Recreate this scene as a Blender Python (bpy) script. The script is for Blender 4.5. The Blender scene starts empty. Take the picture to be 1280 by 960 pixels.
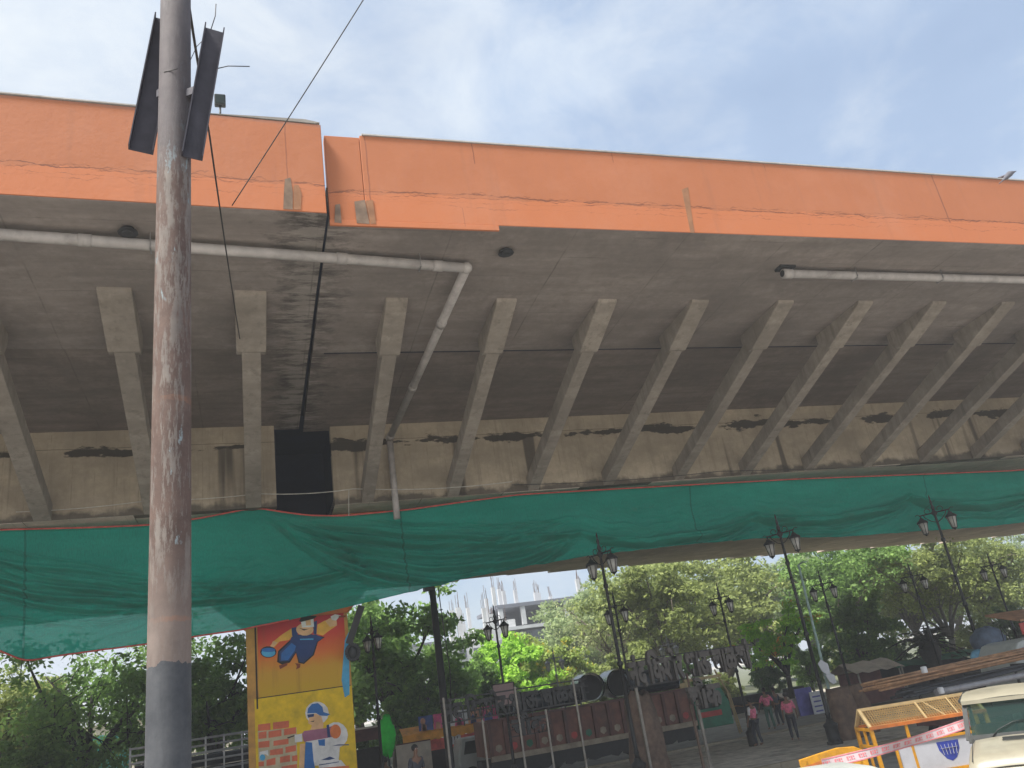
import bpy, bmesh, math, random
import numpy as np
from mathutils import Vector, Matrix
R = math.radians
random.seed(7); RNG = np.random.default_rng(7)
sc = bpy.context.scene
COL = sc.collection

# ------------------------------------------------------------------ camera geometry
F = 1000.0; CX, CY = 640.0, 480.0
ROLL = R(8.8); PITCH = math.atan(F/2611.0); YAW = R(70.6); EYE = 3.3
HEAD = Vector((math.cos(YAW), math.sin(YAW), 0)); RGT = Vector((math.sin(YAW), -math.cos(YAW), 0)); UP = Vector((0, 0, 1))
FW = HEAD*math.cos(PITCH) + UP*math.sin(PITCH); CU = UP*math.cos(PITCH) - HEAD*math.sin(PITCH)
CAM = Vector((0, 0, EYE))
def ray(x, y):
    dx, dy = (x-CX)/F, (y-CY)/F
    return FW + RGT*(dx*math.cos(ROLL) - dy*math.sin(ROLL)) + CU*(-dx*math.sin(ROLL) - dy*math.cos(ROLL))
def at(x, y, Y):
    v = ray(x, y); return CAM + v*(Y/v.y)
def atz(x, y, z):
    v = ray(x, y); return CAM + v*((z-EYE)/v.z)

# ------------------------------------------------------------------ materials
def newmat(name):
    m = bpy.data.materials.new(name); m.use_nodes = True
    return m, m.node_tree.nodes, m.node_tree.links
class NT:
    """tiny node helper"""
    def __init__(s, m):
        s.m = m; s.n = m.node_tree.nodes; s.l = m.node_tree.links; s.b = s.n['Principled BSDF']
        s.tc = s.n.new('ShaderNodeTexCoord')
    def link(s, a, b): s.l.new(a, b)
    def noise(s, scale, detail=5, rough=.6, vec=None, stretch=None, off=0):
        t = s.n.new('ShaderNodeTexNoise'); t.inputs['Scale'].default_value = scale
        t.inputs['Detail'].default_value = detail; t.inputs['Roughness'].default_value = rough
        v = vec or s.tc.outputs['Object']
        if stretch or off:
            mp = s.n.new('ShaderNodeMapping')
            if stretch: mp.inputs['Scale'].default_value = stretch
            mp.inputs['Location'].default_value = (off, off*1.7, off*.6)
            s.link(v, mp.inputs['Vector']); v = mp.outputs['Vector']
        s.link(v, t.inputs['Vector']); return t.outputs['Fac']
    def ramp(s, fac, stops):
        r = s.n.new('ShaderNodeValToRGB'); e = r.color_ramp.elements
        while len(e) > 1: e.remove(e[0])
        for i, (p, c) in enumerate(stops):
            k = e[0] if i == 0 else e.new(p)
            k.position = p; k.color = (*c, 1) if not isinstance(c, (int, float)) else (c, c, c, 1)
        s.link(fac, r.inputs['Fac']); return r.outputs['Color']
    def mix(s, fac, a, b, mode='MIX'):
        x = s.n.new('ShaderNodeMix'); x.data_type = 'RGBA'; x.blend_type = mode
        for sock, v in ((x.inputs[0], fac), (x.inputs[6], a), (x.inputs[7], b)):
            if isinstance(v, (int, float)): sock.default_value = v
            elif isinstance(v, tuple): sock.default_value = (*v, 1)
            else: s.link(v, sock)
        return x.outputs[2]
    def math(s, op, a, b=None, c=None):
        x = s.n.new('ShaderNodeMath'); x.operation = op
        for sock, v in zip(x.inputs, (a, b, c)):
            if v is None: continue
            if isinstance(v, (int, float)): sock.default_value = v
            else: s.link(v, sock)
        return x.outputs[0]
    def sep(s):
        x = s.n.new('ShaderNodeSeparateXYZ'); s.link(s.tc.outputs['Object'], x.inputs[0]); return x.outputs
    def bump(s, h, strength=.3, dist=.02):
        b = s.n.new('ShaderNodeBump'); b.inputs['Strength'].default_value = strength; b.inputs['Distance'].default_value = dist
        s.link(h, b.inputs['Height']); s.link(b.outputs['Normal'], s.b.inputs['Normal'])
    def base(s, c): 
        if isinstance(c, tuple): s.b.inputs['Base Color'].default_value = (*c, 1)
        else: s.link(c, s.b.inputs['Base Color'])
    def pr(s, rough=None, metal=None, spec=None):
        if rough is not None: s.b.inputs['Roughness'].default_value = rough
        if metal is not None: s.b.inputs['Metallic'].default_value = metal
        if spec is not None: s.b.inputs['Specular IOR Level'].default_value = spec
M = {}
def simple(key, c, rough=.7, metal=0, var=.25, scale=6, bump=.15, grime=0):
    m, _, _ = newmat(key); t = NT(m); t.pr(rough, metal)
    lo = tuple(max(0, k*(1-var)) for k in c); hi = tuple(min(1, k*(1+var)) for k in c)
    col = t.ramp(t.noise(scale), [(.3, lo), (.7, hi)])
    if grime:
        g = t.ramp(t.noise(scale*.35, 6, .7, off=3), [(.5, 0.0), (.72, grime)])
        col = t.mix(g, col, (.06, .05, .042))
    t.base(col)
    if bump: t.bump(t.noise(scale*5, 4), bump, .01)
    M[key] = m; return m

def concrete(key, c, streak=.5, joints=0, dark_line=None, var=.22, board=0, stains=0, rows=0):
    m, _, _ = newmat(key); t = NT(m); t.pr(.9, 0, .25)
    lo = tuple(k*(1-var) for k in c); hi = tuple(k*(1+var) for k in c)
    col = t.ramp(t.noise(.55, 8, .68), [(.32, lo), (.68, hi)])
    col = t.mix(.5, col, t.ramp(t.noise(5, 6, .7, off=2), [(.3, tuple(k*.72 for k in c)), (.7, tuple(k*1.18 for k in c))]))
    # water streaks: noise stretched along height
    st = t.ramp(t.noise(1.0, 6, .7, stretch=(3.2, 3.2, .18), off=5), [(.52, 0.0), (.75, streak)])
    col = t.mix(st, col, tuple(k*.32 for k in c))
    blot = t.ramp(t.noise(.22, 7, .72, off=11), [(.46, 0.0), (.66, .72)])
    col = t.mix(blot, col, tuple(k*.5 for k in c))
    lightb = t.ramp(t.noise(.8, 5, .75, off=21), [(.56, 0.0), (.72, .4)])
    col = t.mix(lightb, col, tuple(min(1, k*1.5) for k in c))
    x, y, z = t.sep()
    pk = t.ramp(t.noise(1, 5, .6, stretch=(.35, 2.2, 1), off=27), [(.4, 0.0), (.64, .62)])
    col = t.mix(pk, col, tuple(k*.62 for k in c))
    if joints:   # damp stains beside the expansion joint
        jx = t.math('SUBTRACT', 1.0, t.math('MULTIPLY', t.math('ABSOLUTE', t.math('SUBTRACT', x, 1.35)), .75))
        js = t.ramp(t.math('ADD', t.math('MULTIPLY', jx, .34), t.noise(1.6, 7, .75, stretch=(.8, 1.5, 1), off=17)), [(.60, 0.0), (.86, .8)])
        col = t.mix(js, col, (.035, .03, .028))
        le = t.ramp(t.math('ADD', t.math('MULTIPLY', jx, .3), t.noise(1.4, 7, .78, stretch=(.5, 3, 1), off=33)), [(.70, 0.0), (.78, .5)])
        col = t.mix(le, col, (.42, .38, .34))
    if joints:   # segment joints every `joints` metres along the bridge
        w = t.math('ADD', x, t.math('MULTIPLY', t.noise(1.2, 3), .05))
        fr = t.math('ABSOLUTE', t.math('SUBTRACT', t.math('FRACT', t.math('DIVIDE', w, joints)), .5))
        ln = t.math('LESS_THAN', fr, .006)
        ln = t.math('MULTIPLY', ln, t.ramp(t.noise(.9, 4, off=9), [(.4, .05), (.65, .55)]))
        col = t.mix(ln, col, tuple(k*.3 for k in c))
    if rows:     # long formwork joints
        fr = t.math('ABSOLUTE', t.math('SUBTRACT', t.math('FRACT', t.math('DIVIDE', t.math('ADD', y, t.math('MULTIPLY', t.noise(.7, 3, off=3), .06)), rows)), .5))
        ln = t.math('MULTIPLY', t.math('LESS_THAN', fr, .012), t.ramp(t.noise(.6, 5, .7, off=19), [(.47, 0.0), (.62, .6)]))
        col = t.mix(ln, col, tuple(k*.4 for k in c))
    if board:    # shutter board lines
        fr = t.math('ABSOLUTE', t.math('SUBTRACT', t.math('FRACT', t.math('DIVIDE', x, board)), .5))
        ln = t.math('MULTIPLY', t.math('LESS_THAN', fr, .02), t.ramp(t.noise(2, 4, off=6), [(.45, 0.0), (.6, .5)]))
        col = t.mix(ln, col, tuple(k*.45 for k in c))
    if stains:   # damp seepage patches along the construction joint
        zz = t.math('ABSOLUTE', t.math('SUBTRACT', z, 12.1))
        band = t.math('SUBTRACT', 1.0, t.math('MULTIPLY', zz, 3.2))
        n = t.noise(1.0, 5, .65, stretch=(.55, .5, 1.6), off=4)
        n = t.math('ADD', n, t.math('MULTIPLY', t.math('SUBTRACT', t.noise(.3, 3, .6, off=61), .5), .45))
        s_ = t.ramp(t.math('ADD', t.math('MULTIPLY', band, .24), n), [(.675, 0.0), (.715, .9)])
        col = t.mix(s_, col, (.03, .026, .02))
        run = t.math('MULTIPLY', t.ramp(t.noise(1, 3, .5, stretch=(1.4, 1, .05), off=8), [(.63, 0.0), (.69, .75)]), t.math('LESS_THAN', z, 12.15))
        col = t.mix(run, col, (.045, .038, .03))
        foot = t.ramp(t.math('ADD', t.math('MULTIPLY', t.math('SUBTRACT', 10.5, z), 1.2), t.noise(1.3, 5, off=14)), [(.75, 0.0), (.95, .8)])
        col = t.mix(foot, col, (.05, .044, .036))
        # horizontal pour line
        pl = t.math('LESS_THAN', t.math('ABSOLUTE', t.math('SUBTRACT', z, t.math('ADD', 12.2, t.math('MULTIPLY', t.noise(.8), .06)))), .012)
        col = t.mix(t.math('MULTIPLY', pl, .6), col, (.08, .07, .055))
    t.base(col)
    h = t.math('ADD', t.noise(14, 6, .7), t.math('MULTIPLY', t.noise(2.2, 5, off=2), .8))
    t.bump(h, .45, .015)
    M[key] = m; return m

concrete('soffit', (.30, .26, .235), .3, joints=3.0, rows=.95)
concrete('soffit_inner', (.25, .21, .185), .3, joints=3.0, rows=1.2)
concrete('web', (.46, .39, .29), .6, board=.62, stains=1)
concrete('strut_conc', (.34, .30, .255), .85, var=.32)
concrete('slab_under', (.68, .57, .49), .2, joints=1.5)
concrete('shade_and_joint_dark', (.012, .017, .036), .2)  # navy black carries the gap's shade; also colours the joint filler and seam
concrete('plain_conc', (.33, .31, .28), .5)
concrete('pale_conc', (.5, .49, .47), .4)
concrete('kerb_conc', (.36, .31, .23), .4)

def orange_paint():
    m, _, _ = newmat('orange_paint'); t = NT(m); t.pr(.75, 0, .3)
    x, y, z = t.sep()
    col = t.ramp(t.noise(.5, 7, .65), [(.3, (.39, .138, .06)), (.7, (.43, .155, .07))])
    col = t.mix(t.ramp(t.noise(2.5, 6, .75, stretch=(2, 2, .35), off=3), [(.5, 0.0), (.8, .35)]), col, (.36, .14, .085))
    # lower band keeps a fresher coat
    low = t.math('LESS_THAN', z, t.math('ADD', 13.98, t.math('MULTIPLY', t.math('SUBTRACT', t.noise(.9, 6, .7, stretch=(1, 1, 0)), .5), .45)))
    col = t.mix(t.math('MULTIPLY', low, .5), col, (.56, .18, .07))
    def crack(z0, amp, sc_, width, off, strength, breakup=(.42, .55)):
        nonlocal col
        wob = t.math('MULTIPLY', t.math('SUBTRACT', t.noise(sc_, 9, .72, stretch=(1, 1, 0), off=off), .5), amp)
        d = t.math('ABSOLUTE', t.math('SUBTRACT', z, t.math('ADD', z0, wob)))
        w = t.math('MULTIPLY', t.ramp(t.noise(2.4, 4, .7, stretch=(1, 1, 0), off=off+2), [(breakup[0], .15), (breakup[1], 1.0)]), width)
        k = t.math('MULTIPLY', t.math('LESS_THAN', d, w), strength)
        col = t.mix(k, col, (.16, .055, .03))
    crack(14.02, .42, .55, .017, 1, .9)
    crack(13.97, .5, .9, .014, 7, .7, (.45, .6))
    crack(13.86, .6, .7, .012, 15, .6, (.5, .62))
    crack(14.06, .55, 1.6, .012, 23, .75, (.5, .6))
    crack(13.72, .8, .5, .009, 31, .6, (.52, .6))
    def vline(x0, zlo, zhi, w, s_):
        nonlocal col
        wob = t.math('MULTIPLY', t.math('SUBTRACT', t.noise(3, 5, .6, stretch=(0, 0, 1), off=x0), .5), .05)
        k = t.math('LESS_THAN', t.math('ABSOLUTE', t.math('SUBTRACT', x, t.math('ADD', x0, wob))), w)
        k = t.math('MULTIPLY', k, t.math('GREATER_THAN', z, zlo)); k = t.math('MULTIPLY', k, t.math('LESS_THAN', z, zhi))
        col = t.mix(t.math('MULTIPLY', k, s_), col, (.2, .07, .04))
    for a in ((5.15, 14.95, 15.6, .012, .9), (8.8, 15.25, 15.6, .01, .7), (19.05, 13.9, 15.6, .022, .8), (13.3, 15.3, 15.6, .01, .6), (2.62, 13.3, 15.6, .015, .6), (10.6, 13.2, 13.7, .02, .4), (.86, 14.0, 15.6, .014, .6), (4.7, 13.2, 13.7, .01, .5), (25.2, 13.4, 15.6, .02, .7)):
        vline(*a)
    drip = t.ramp(t.noise(1, 5, .65, stretch=(1.6, 1, .10), off=41), [(.56, 0.0), (.74, .38)])
    col = t.mix(drip, col, (.24, .11, .07))
    pale = t.ramp(t.noise(.35, 6, .7, off=52), [(.5, 0.0), (.7, .3)])
    col = t.mix(pale, col, (.50, .23, .14))
    # grime on the coping
    cop = t.ramp(t.math('ADD', t.math('MULTIPLY', t.math('SUBTRACT', z, 15.5), 6), t.noise(1.5, 5, off=8)), [(.62, 0.0), (.9, .55)])
    col = t.mix(cop, col, (.3, .15, .11))
    t.base(col); t.bump(t.math('ADD', t.noise(9, 6, .7), t.math('MULTIPLY', t.noise(1.3, 4), 1.2)), .3, .02)
    M['orange_paint'] = m
orange_paint()

def net_mat():
    m, n, l = newmat('green_net'); t = NT(m)
    out = n['Material Output']
    x, y, z = t.sep()
    wv = t.noise(60, 2, .5, stretch=(1, 1, .06))
    c = t.ramp(t.noise(.7, 6, .6, stretch=(.4, 1, 1.6)), [(.3, (.016, .40, .32)), (.7, (.03, .55, .44))])
    sx_ = t.math('ABSOLUTE', t.math('SUBTRACT', t.math('FRACT', t.math('DIVIDE', t.math('ADD', x, t.math('MULTIPLY', z, .04)), 11.3)), .42))
    c = t.mix(t.math('MULTIPLY', t.math('LESS_THAN', sx_, .0028), .4), c, (.008, .09, .07))
    c = t.mix(t.ramp(wv, [(.4, 0.0), (.7, .3)]), c, (.015, .15, .11))
    dust = t.ramp(t.noise(1.1, 6, .75, stretch=(.5, 1, 2.4), off=9), [(.58, 0.0), (.78, .25)])
    c = t.mix(dust, c, (.22, .34, .27))
    d = n.new('ShaderNodeBsdfDiffuse'); tr = n.new('ShaderNodeBsdfTranslucent'); tp = n.new('ShaderNodeBsdfTransparent')
    l.new(c, d.inputs['Color']); l.new(c, tr.inputs['Color']); tp.inputs['Color'].default_value = (.55, .85, .72, 1)
    a = n.new('ShaderNodeMixShader'); a.inputs[0].default_value = .55; l.new(d.outputs[0], a.inputs[1]); l.new(tr.outputs[0], a.inputs[2])
    b = n.new('ShaderNodeMixShader'); b.inputs[0].default_value = .10; l.new(a.outputs[0], b.inputs[1]); l.new(tp.outputs[0], b.inputs[2])
    l.new(b.outputs[0], out.inputs['Surface'])
    M['green_net'] = m
net_mat()

def rusty_pole():
    m, _, _ = newmat('rusty_pole'); t = NT(m); t.pr(.75, 0, .3)
    x, y, z = t.sep()
    rust = t.ramp(t.noise(7, 7, .7), [(.3, (.085, .058, .05)), (.55, (.122, .083, .071)), (.8, (.165, .115, .094))])
    grey = t.ramp(t.noise(6, 6, .7, off=4), [(.3, (.14, .125, .118)), (.7, (.24, .215, .195))])
    blue = t.ramp(t.noise(9, 5, .6, off=7), [(.3, (.17, .21, .23)), (.7, (.27, .32, .34))])
    flake = t.ramp(t.noise(5, 11, .82, stretch=(3.6, 3.6, .6), off=2), [(.50, 0.0), (.54, .8)])
    col = t.mix(flake, rust, grey)
    patch = t.math('MULTIPLY', t.ramp(t.noise(2.3, 8, .75, stretch=(2, 2, .6), off=13), [(.56, 0.0), (.59, 1.0)]), t.math('GREATER_THAN', z, 4.3))
    col = t.mix(patch, col, blue)
    # plain grey-blue primer at the top
    top = t.ramp(t.math('ADD', t.math('SUBTRACT', z, 6.9), t.noise(3, 6, off=1)), [(.3, 0.0), (.75, .85)])
    col = t.mix(top, col, t.ramp(t.noise(4, 6, .7, off=22), [(.3, (.085, .08, .09)), (.7, (.135, .125, .135))]))
    # painted dark base up to a ragged line, one orange weld ring
    wob = t.math('MULTIPLY', t.noise(8, 5), .16)
    low = t.math('LESS_THAN', z, t.math('ADD', 3.62, wob))
    col = t.mix(low, col, t.ramp(t.noise(5, 7, .7, off=31), [(.3, (.045, .05, .06)), (.7, (.10, .105, .115))]))
    mid = t.ramp(t.math('SUBTRACT', 4.35, z), [(0.0, 0.0), (.45, .8)])
    mid = t.math('MULTIPLY', mid, t.math('GREATER_THAN', z, t.math('ADD', 3.62, wob)))
    col = t.mix(mid, col, t.ramp(t.noise(5, 7, .7, off=35), [(.3, (.14, .115, .105)), (.7, (.23, .185, .165))]))
    for z0, w in ((3.87, .014), (5.11, .02)):
        rg = t.math('LESS_THAN', t.math('ABSOLUTE', t.math('SUBTRACT', z, t.math('ADD', z0, t.math('MULTIPLY', t.noise(9, 6, .8, off=40), .09)))), w)
        col = t.mix(t.math('MULTIPLY', rg, t.ramp(t.noise(7, 5, off=44), [(.45, .0), (.7, .4)])), col, (.34, .15, .08))
    t.base(col); t.bump(t.math('ADD', flake, t.noise(25, 5)), .4, .004)
    M['rusty_pole'] = m
rusty_pole()

simple('channel_steel', (.06, .058, .075), .7, .2, .2, 8)
simple('black_iron', (.018, .019, .02), .5, .3, .3, 12)
simple('wire', (.02, .018, .018), .6)
simple('pale_rope', (.5, .48, .43), .8)
simple('pvc', (.40, .375, .36), .55, 0, .18, 3, .05, .5)
simple('pvc_hole', (.02, .02, .02), .9)
simple('red_hem', (.50, .085, .065), .85, 0, .3, 4)
simple('grey_steel', (.3, .3, .3), .5, .6, .2)
simple('post_steel', (.30, .27, .23), .6, .2, .2, 5, .1, .5)
simple('letter_steel', (.10, .088, .078), .7, .0, .3, 6)
simple('lattice_black', (.02, .02, .02), .6)
simple('truck_red', (.19, .08, .058), .7, 0, .35, 2.2, .3, .75)
simple('truck_red_rib', (.12, .05, .04), .7, 0, .3, 3, .2, .6)
simple('truck_board', (.33, .27, .2), .8, 0, .25, 3, .2, .5)
simple('tyre', (.018, .018, .018), .85)
simple('chassis', (.025, .026, .028), .8)
simple('tank_plastic', (.012, .019, .028), .22, 0, .3, 2, 0)
simple('tank_rim', (.30, .36, .40), .4)
simple('green_paint', (.02, .16, .09), .6, 0, .2, 5, .1, .4)
simple('red_paint', (.45, .05, .04), .6, 0, .2, 5, .1, .3)
simple('white_paint', (.40, .42, .40), .4, 0, .08, 5, .05, .35)
simple('cream_paint', (.27, .25, .19), .38, 0, .07, 3, 0, .35)
simple('car_glass', (.02, .035, .032), .08, 0, .2, 3, 0)
simple('dark_trim', (.025, .028, .028), .6)
simple('barrier_yellow', (.58, .27, .012), .5, 0, .18, 6, .05, .5)
simple('barrier_orange', (.52, .15, .025), .5, 0, .18, 6, .05, .5)
simple('barrier_cream', (.48, .35, .17), .6, 0, .15, 5, .05, .3)
simple('mesh_wire', (.42, .27, .10), .7)
simple('board_white', (.50, .51, .56), .5, 0, .06, 3, .02, .2)
simple('board_blue', (.03, .05, .3), .5)
simple('tape_white', (.56, .45, .46), .5, 0, .08)
simple('tape_pink', (.65, .18, .2), .5)
simple('bamboo', (.36, .2, .105), .75, 0, .45, 4, .2)
simple('rod_dark', (.035, .04, .048), .5, .2, .3)
simple('pipe_grey', (.25, .25, .27), .5, .1, .2)
simple('bark', (.12, .10, .08), .95, 0, .4, 7, .8)
simple('bark_dark', (.04, .036, .032), .95, 0, .4, 7, .8)
simple('bark_brown', (.15, .098, .07), .95, 0, .4, 4, .9, .4)
simple('bark_grey', (.2, .185, .16), .95, 0, .3, 5, .6)
simple('skin', (.19, .095, .055), .6, 0, .1)
simple('hair', (.012, .01, .01), .7)
simple('vest_pink', (.78, .17, .27), .85, 0, .4, 14, .5)
simple('shirt_dark', (.05, .055, .07), .85)
simple('shirt_green', (.05, .13, .10), .85)
simple('shirt_white', (.6, .58, .58), .85)
simple('trouser', (.03, .035, .05), .85)
simple('poster_blue', (.06, .11, .33), .6, 0, .5, 3)
simple('poster_pink', (.75, .12, .28), .6, 0, .35, 3)
simple('poster_white', (.7, .7, .72), .6, 0, .12, 3)
simple('poster_skin', (.6, .3, .2), .6, 0, .35, 4)
simple('poster_teal', (.06, .2, .25), .6, 0, .6, 3)
simple('poster_violet', (.14, .13, .42), .6, 0, .3, 3)
simple('board_pinkish', (.30, .20, .19), .7, 0, .2, 3)
simple('awning_yellow', (.78, .33, .03), .7, 0, .25, 3)
simple('awning_red', (.72, .13, .11), .7, 0, .3, 3)
simple('awning_striped', (.75, .3, .09), .7, 0, .35, 3)
simple('stall_cream', (.58, .5, .42), .8, 0, .15, 2, .2, .4)
simple('stall_dark', (.035, .033, .033), .9)
simple('stall_brown', (.42, .22, .12), .85, 0, .35, 2, .3, .3)
simple('stall_maroon', (.13, .05, .045), .8, 0, .3, 3)
simple('cloth_green', (.02, .72, .06), .7, 0, .2, 3)
simple('cloth_white', (.6, .6, .62), .8, 0, .12, 4)
simple('tarp_blue', (.13, .33, .48), .6, 0, .4, 4)
simple('tarp_slate', (.07, .10, .15), .6, 0, .4, 4)
simple('teal_sheet', (.05, .38, .38), .7, 0, .3, 3)
simple('teal_pole', (.30, .42, .38), .6)
simple('bld_grey', (.52, .53, .55), .9, 0, .12, .6, .1, .3)
simple('bld_slab', (.15, .16, .20), .9, 0, .2, .6)
simple('bld_dark', (.10, .11, .135), .9, 0, .3, .5)
simple('bld_beige', (.66, .58, .48), .9, 0, .15, .5)
simple('rebar', (.17, .12, .1), .8)
simple('bird_grey', (.10, .10, .12), .8)
simple('patch_grey', (.19, .13, .09), .9, 0, .3, 4, .3, .3)
simple('patch_tan', (.27, .13, .065), .9, 0, .2, 4, .3)
simple('asphalt', (.25, .235, .215), .92, 0, .3, 1.5, .4)
simple('paver', (.44, .40, .34), .9, 0, .35, 2.5, .5, .6)
concrete('pale_pave', (.48, .44, .38), .3)
simple('dust', (.40, .36, .30), .95, 0, .3, .12, .4)
simple('lawn', (.10, .11, .06), .95, 0, .4, .5, .6, .4)
simple('lane_white', (.7, .7, .66), .7, 0, .1, 6, .1, .4)
simple('silver_rail', (.50, .49, .50), .45, .3, .15)
simple('mural_navy', (.02, .05, .16), .85, 0, .16, 3.5, .1, .28)
simple('mural_blue', (.03, .15, .42), .85, 0, .16, 3.5, .1, .28)
simple('mural_sky', (.08, .36, .58), .85, 0, .16, 3.5, .1, .28)
simple('mural_skin', (.72, .43, .22), .85, 0, .16, 3.5, .1, .28)
simple('mural_shirt', (.75, .40, .06), .85, 0, .16, 3.5, .1, .28)
simple('mural_white', (.70, .68, .66), .85, 0, .16, 3.5, .1, .28)
simple('mural_brick', (.62, .15, .075), .85, 0, .16, 3.5, .1, .28)
simple('mural_mortar', (.50, .42, .27), .85, 0, .16, 3.5, .1, .28)
simple('mural_purple', (.34, .13, .2), .85, 0, .16, 3.5, .1, .28)
simple('mural_orange', (.72, .2, .06), .85, 0, .16, 3.5, .1, .28)
simple('mural_boot', (.25, .06, .025), .85, 0, .16, 3.5, .1, .28)
simple('mural_black', (.012, .012, .012), .85, 0, .16, 3.5, .1, .28)
simple('mural_yellow', (.72, .48, .015), .85, 0, .16, 3.5, .1, .28)
simple('pier_ochre', (.52, .27, .06), .8, 0, .2, 2, .2, .45)
simple('groove', (.04, .03, .02), .9)
def mural_grad():
    m, _, _ = newmat('mural_sunset'); t = NT(m); t.pr(.8)
    x, y, z = t.sep()
    g = t.math('ADD', t.math('DIVIDE', t.math('SUBTRACT', z, 4.45), 2.0), t.math('MULTIPLY', t.math('SUBTRACT', t.noise(1.2, 4), .5), .25))
    col = t.ramp(g, [(0.0, (.56, .34, .02)), (.28, (.58, .31, .03)), (.52, (.66, .17, .03)), (.8, (.58, .055, .03)), (1.0, (.5, .03, .04))])
    s_ = t.ramp(t.noise(1, 5, .7, stretch=(4, 4, .3), off=4), [(.55, 0.0), (.8, .4)])
    col = t.mix(s_, col, (.2, .1, .03)); t.base(col); t.bump(t.noise(10, 5), .2)
    M['mural_sunset'] = m
mural_grad()
def clear_glass():
    m, n, l = newmat('clear_glass'); t = NT(m); t.pr(.05); t.base((.02, .05, .045))
    tp = n.new('ShaderNodeBsdfTransparent'); tp.inputs['Color'].default_value = (.62, .78, .74, 1); mx = n.new('ShaderNodeMixShader'); mx.inputs[0].default_value = .6
    l.new(t.b.outputs[0], mx.inputs[1]); l.new(tp.outputs[0], mx.inputs[2]); l.new(mx.outputs[0], n['Material Output'].inputs['Surface']); M['clear_glass'] = m
clear_glass()
def glass_mat():
    m, n, l = newmat('lantern_glass'); t = NT(m); t.pr(.25); t.base((.62, .60, .55))
    t.b.inputs['Transmission Weight'].default_value = .35
    M['lantern_glass'] = m
glass_mat()
def leaf(key, c1, c2, trans=.45, extra=None):
    m, n, l = newmat(key); t = NT(m); t.pr(.6, 0, .3)
    g = n.new('ShaderNodeNewGeometry')
    r = g.outputs['Random Per Island']
    stops = [(0.0, c1), (.6, tuple((a+b)/2 for a, b in zip(c1, c2))), (1.0, c2)]
    col = t.ramp(r, stops)
    big = t.noise(.55, 3, .6)
    col = t.mix(t.ramp(big, [(.35, 0.0), (.65, .6)]), col, tuple(k*.75 for k in c1))
    if extra:
        f = t.ramp(t.noise(.9, 4, .6, off=5), [(extra[1], 0.0), (extra[1]+.06, .85)]); col = t.mix(f, col, extra[0])
    t.base(col)
    d = n.new('ShaderNodeBsdfTranslucent'); l.new(col, d.inputs['Color'])
    mx = n.new('ShaderNodeMixShader'); mx.inputs[0].default_value = trans
    l.new(t.b.outputs[0], mx.inputs[1]); l.new(d.outputs[0], mx.inputs[2]); l.new(mx.outputs[0], n['Material Output'].inputs['Surface'])
    M[key] = m
leaf('leaf_dark', (0.086, 0.158, 0.058), (0.206, 0.327, 0.102))
leaf('leaf_mid', (0.146, 0.262, 0.072), (0.314, 0.497, 0.123))
leaf('leaf_olive', (0.216, 0.275, 0.092), (0.435, 0.497, 0.154))
leaf('leaf_bright', (0.267, 0.497, 0.061), (0.532, 0.867, 0.102))
leaf('leaf_pale', (0.314, 0.367, 0.174), (0.580, 0.629, 0.287))
leaf('leaf_flower', (0.242, 0.523, 0.051), (0.602, 0.997, 0.102), extra=((1.087, 0.419, 0.102), .58))
leaf('leaf_gold', (0.289, 0.394, 0.102), (0.483, 0.605, 0.145), extra=((1.015, 0.709, 0.081), .57))
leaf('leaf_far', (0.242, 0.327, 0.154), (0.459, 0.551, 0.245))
leaf('frond', (.02, .022, .014), (.055, .06, .03))

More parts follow.
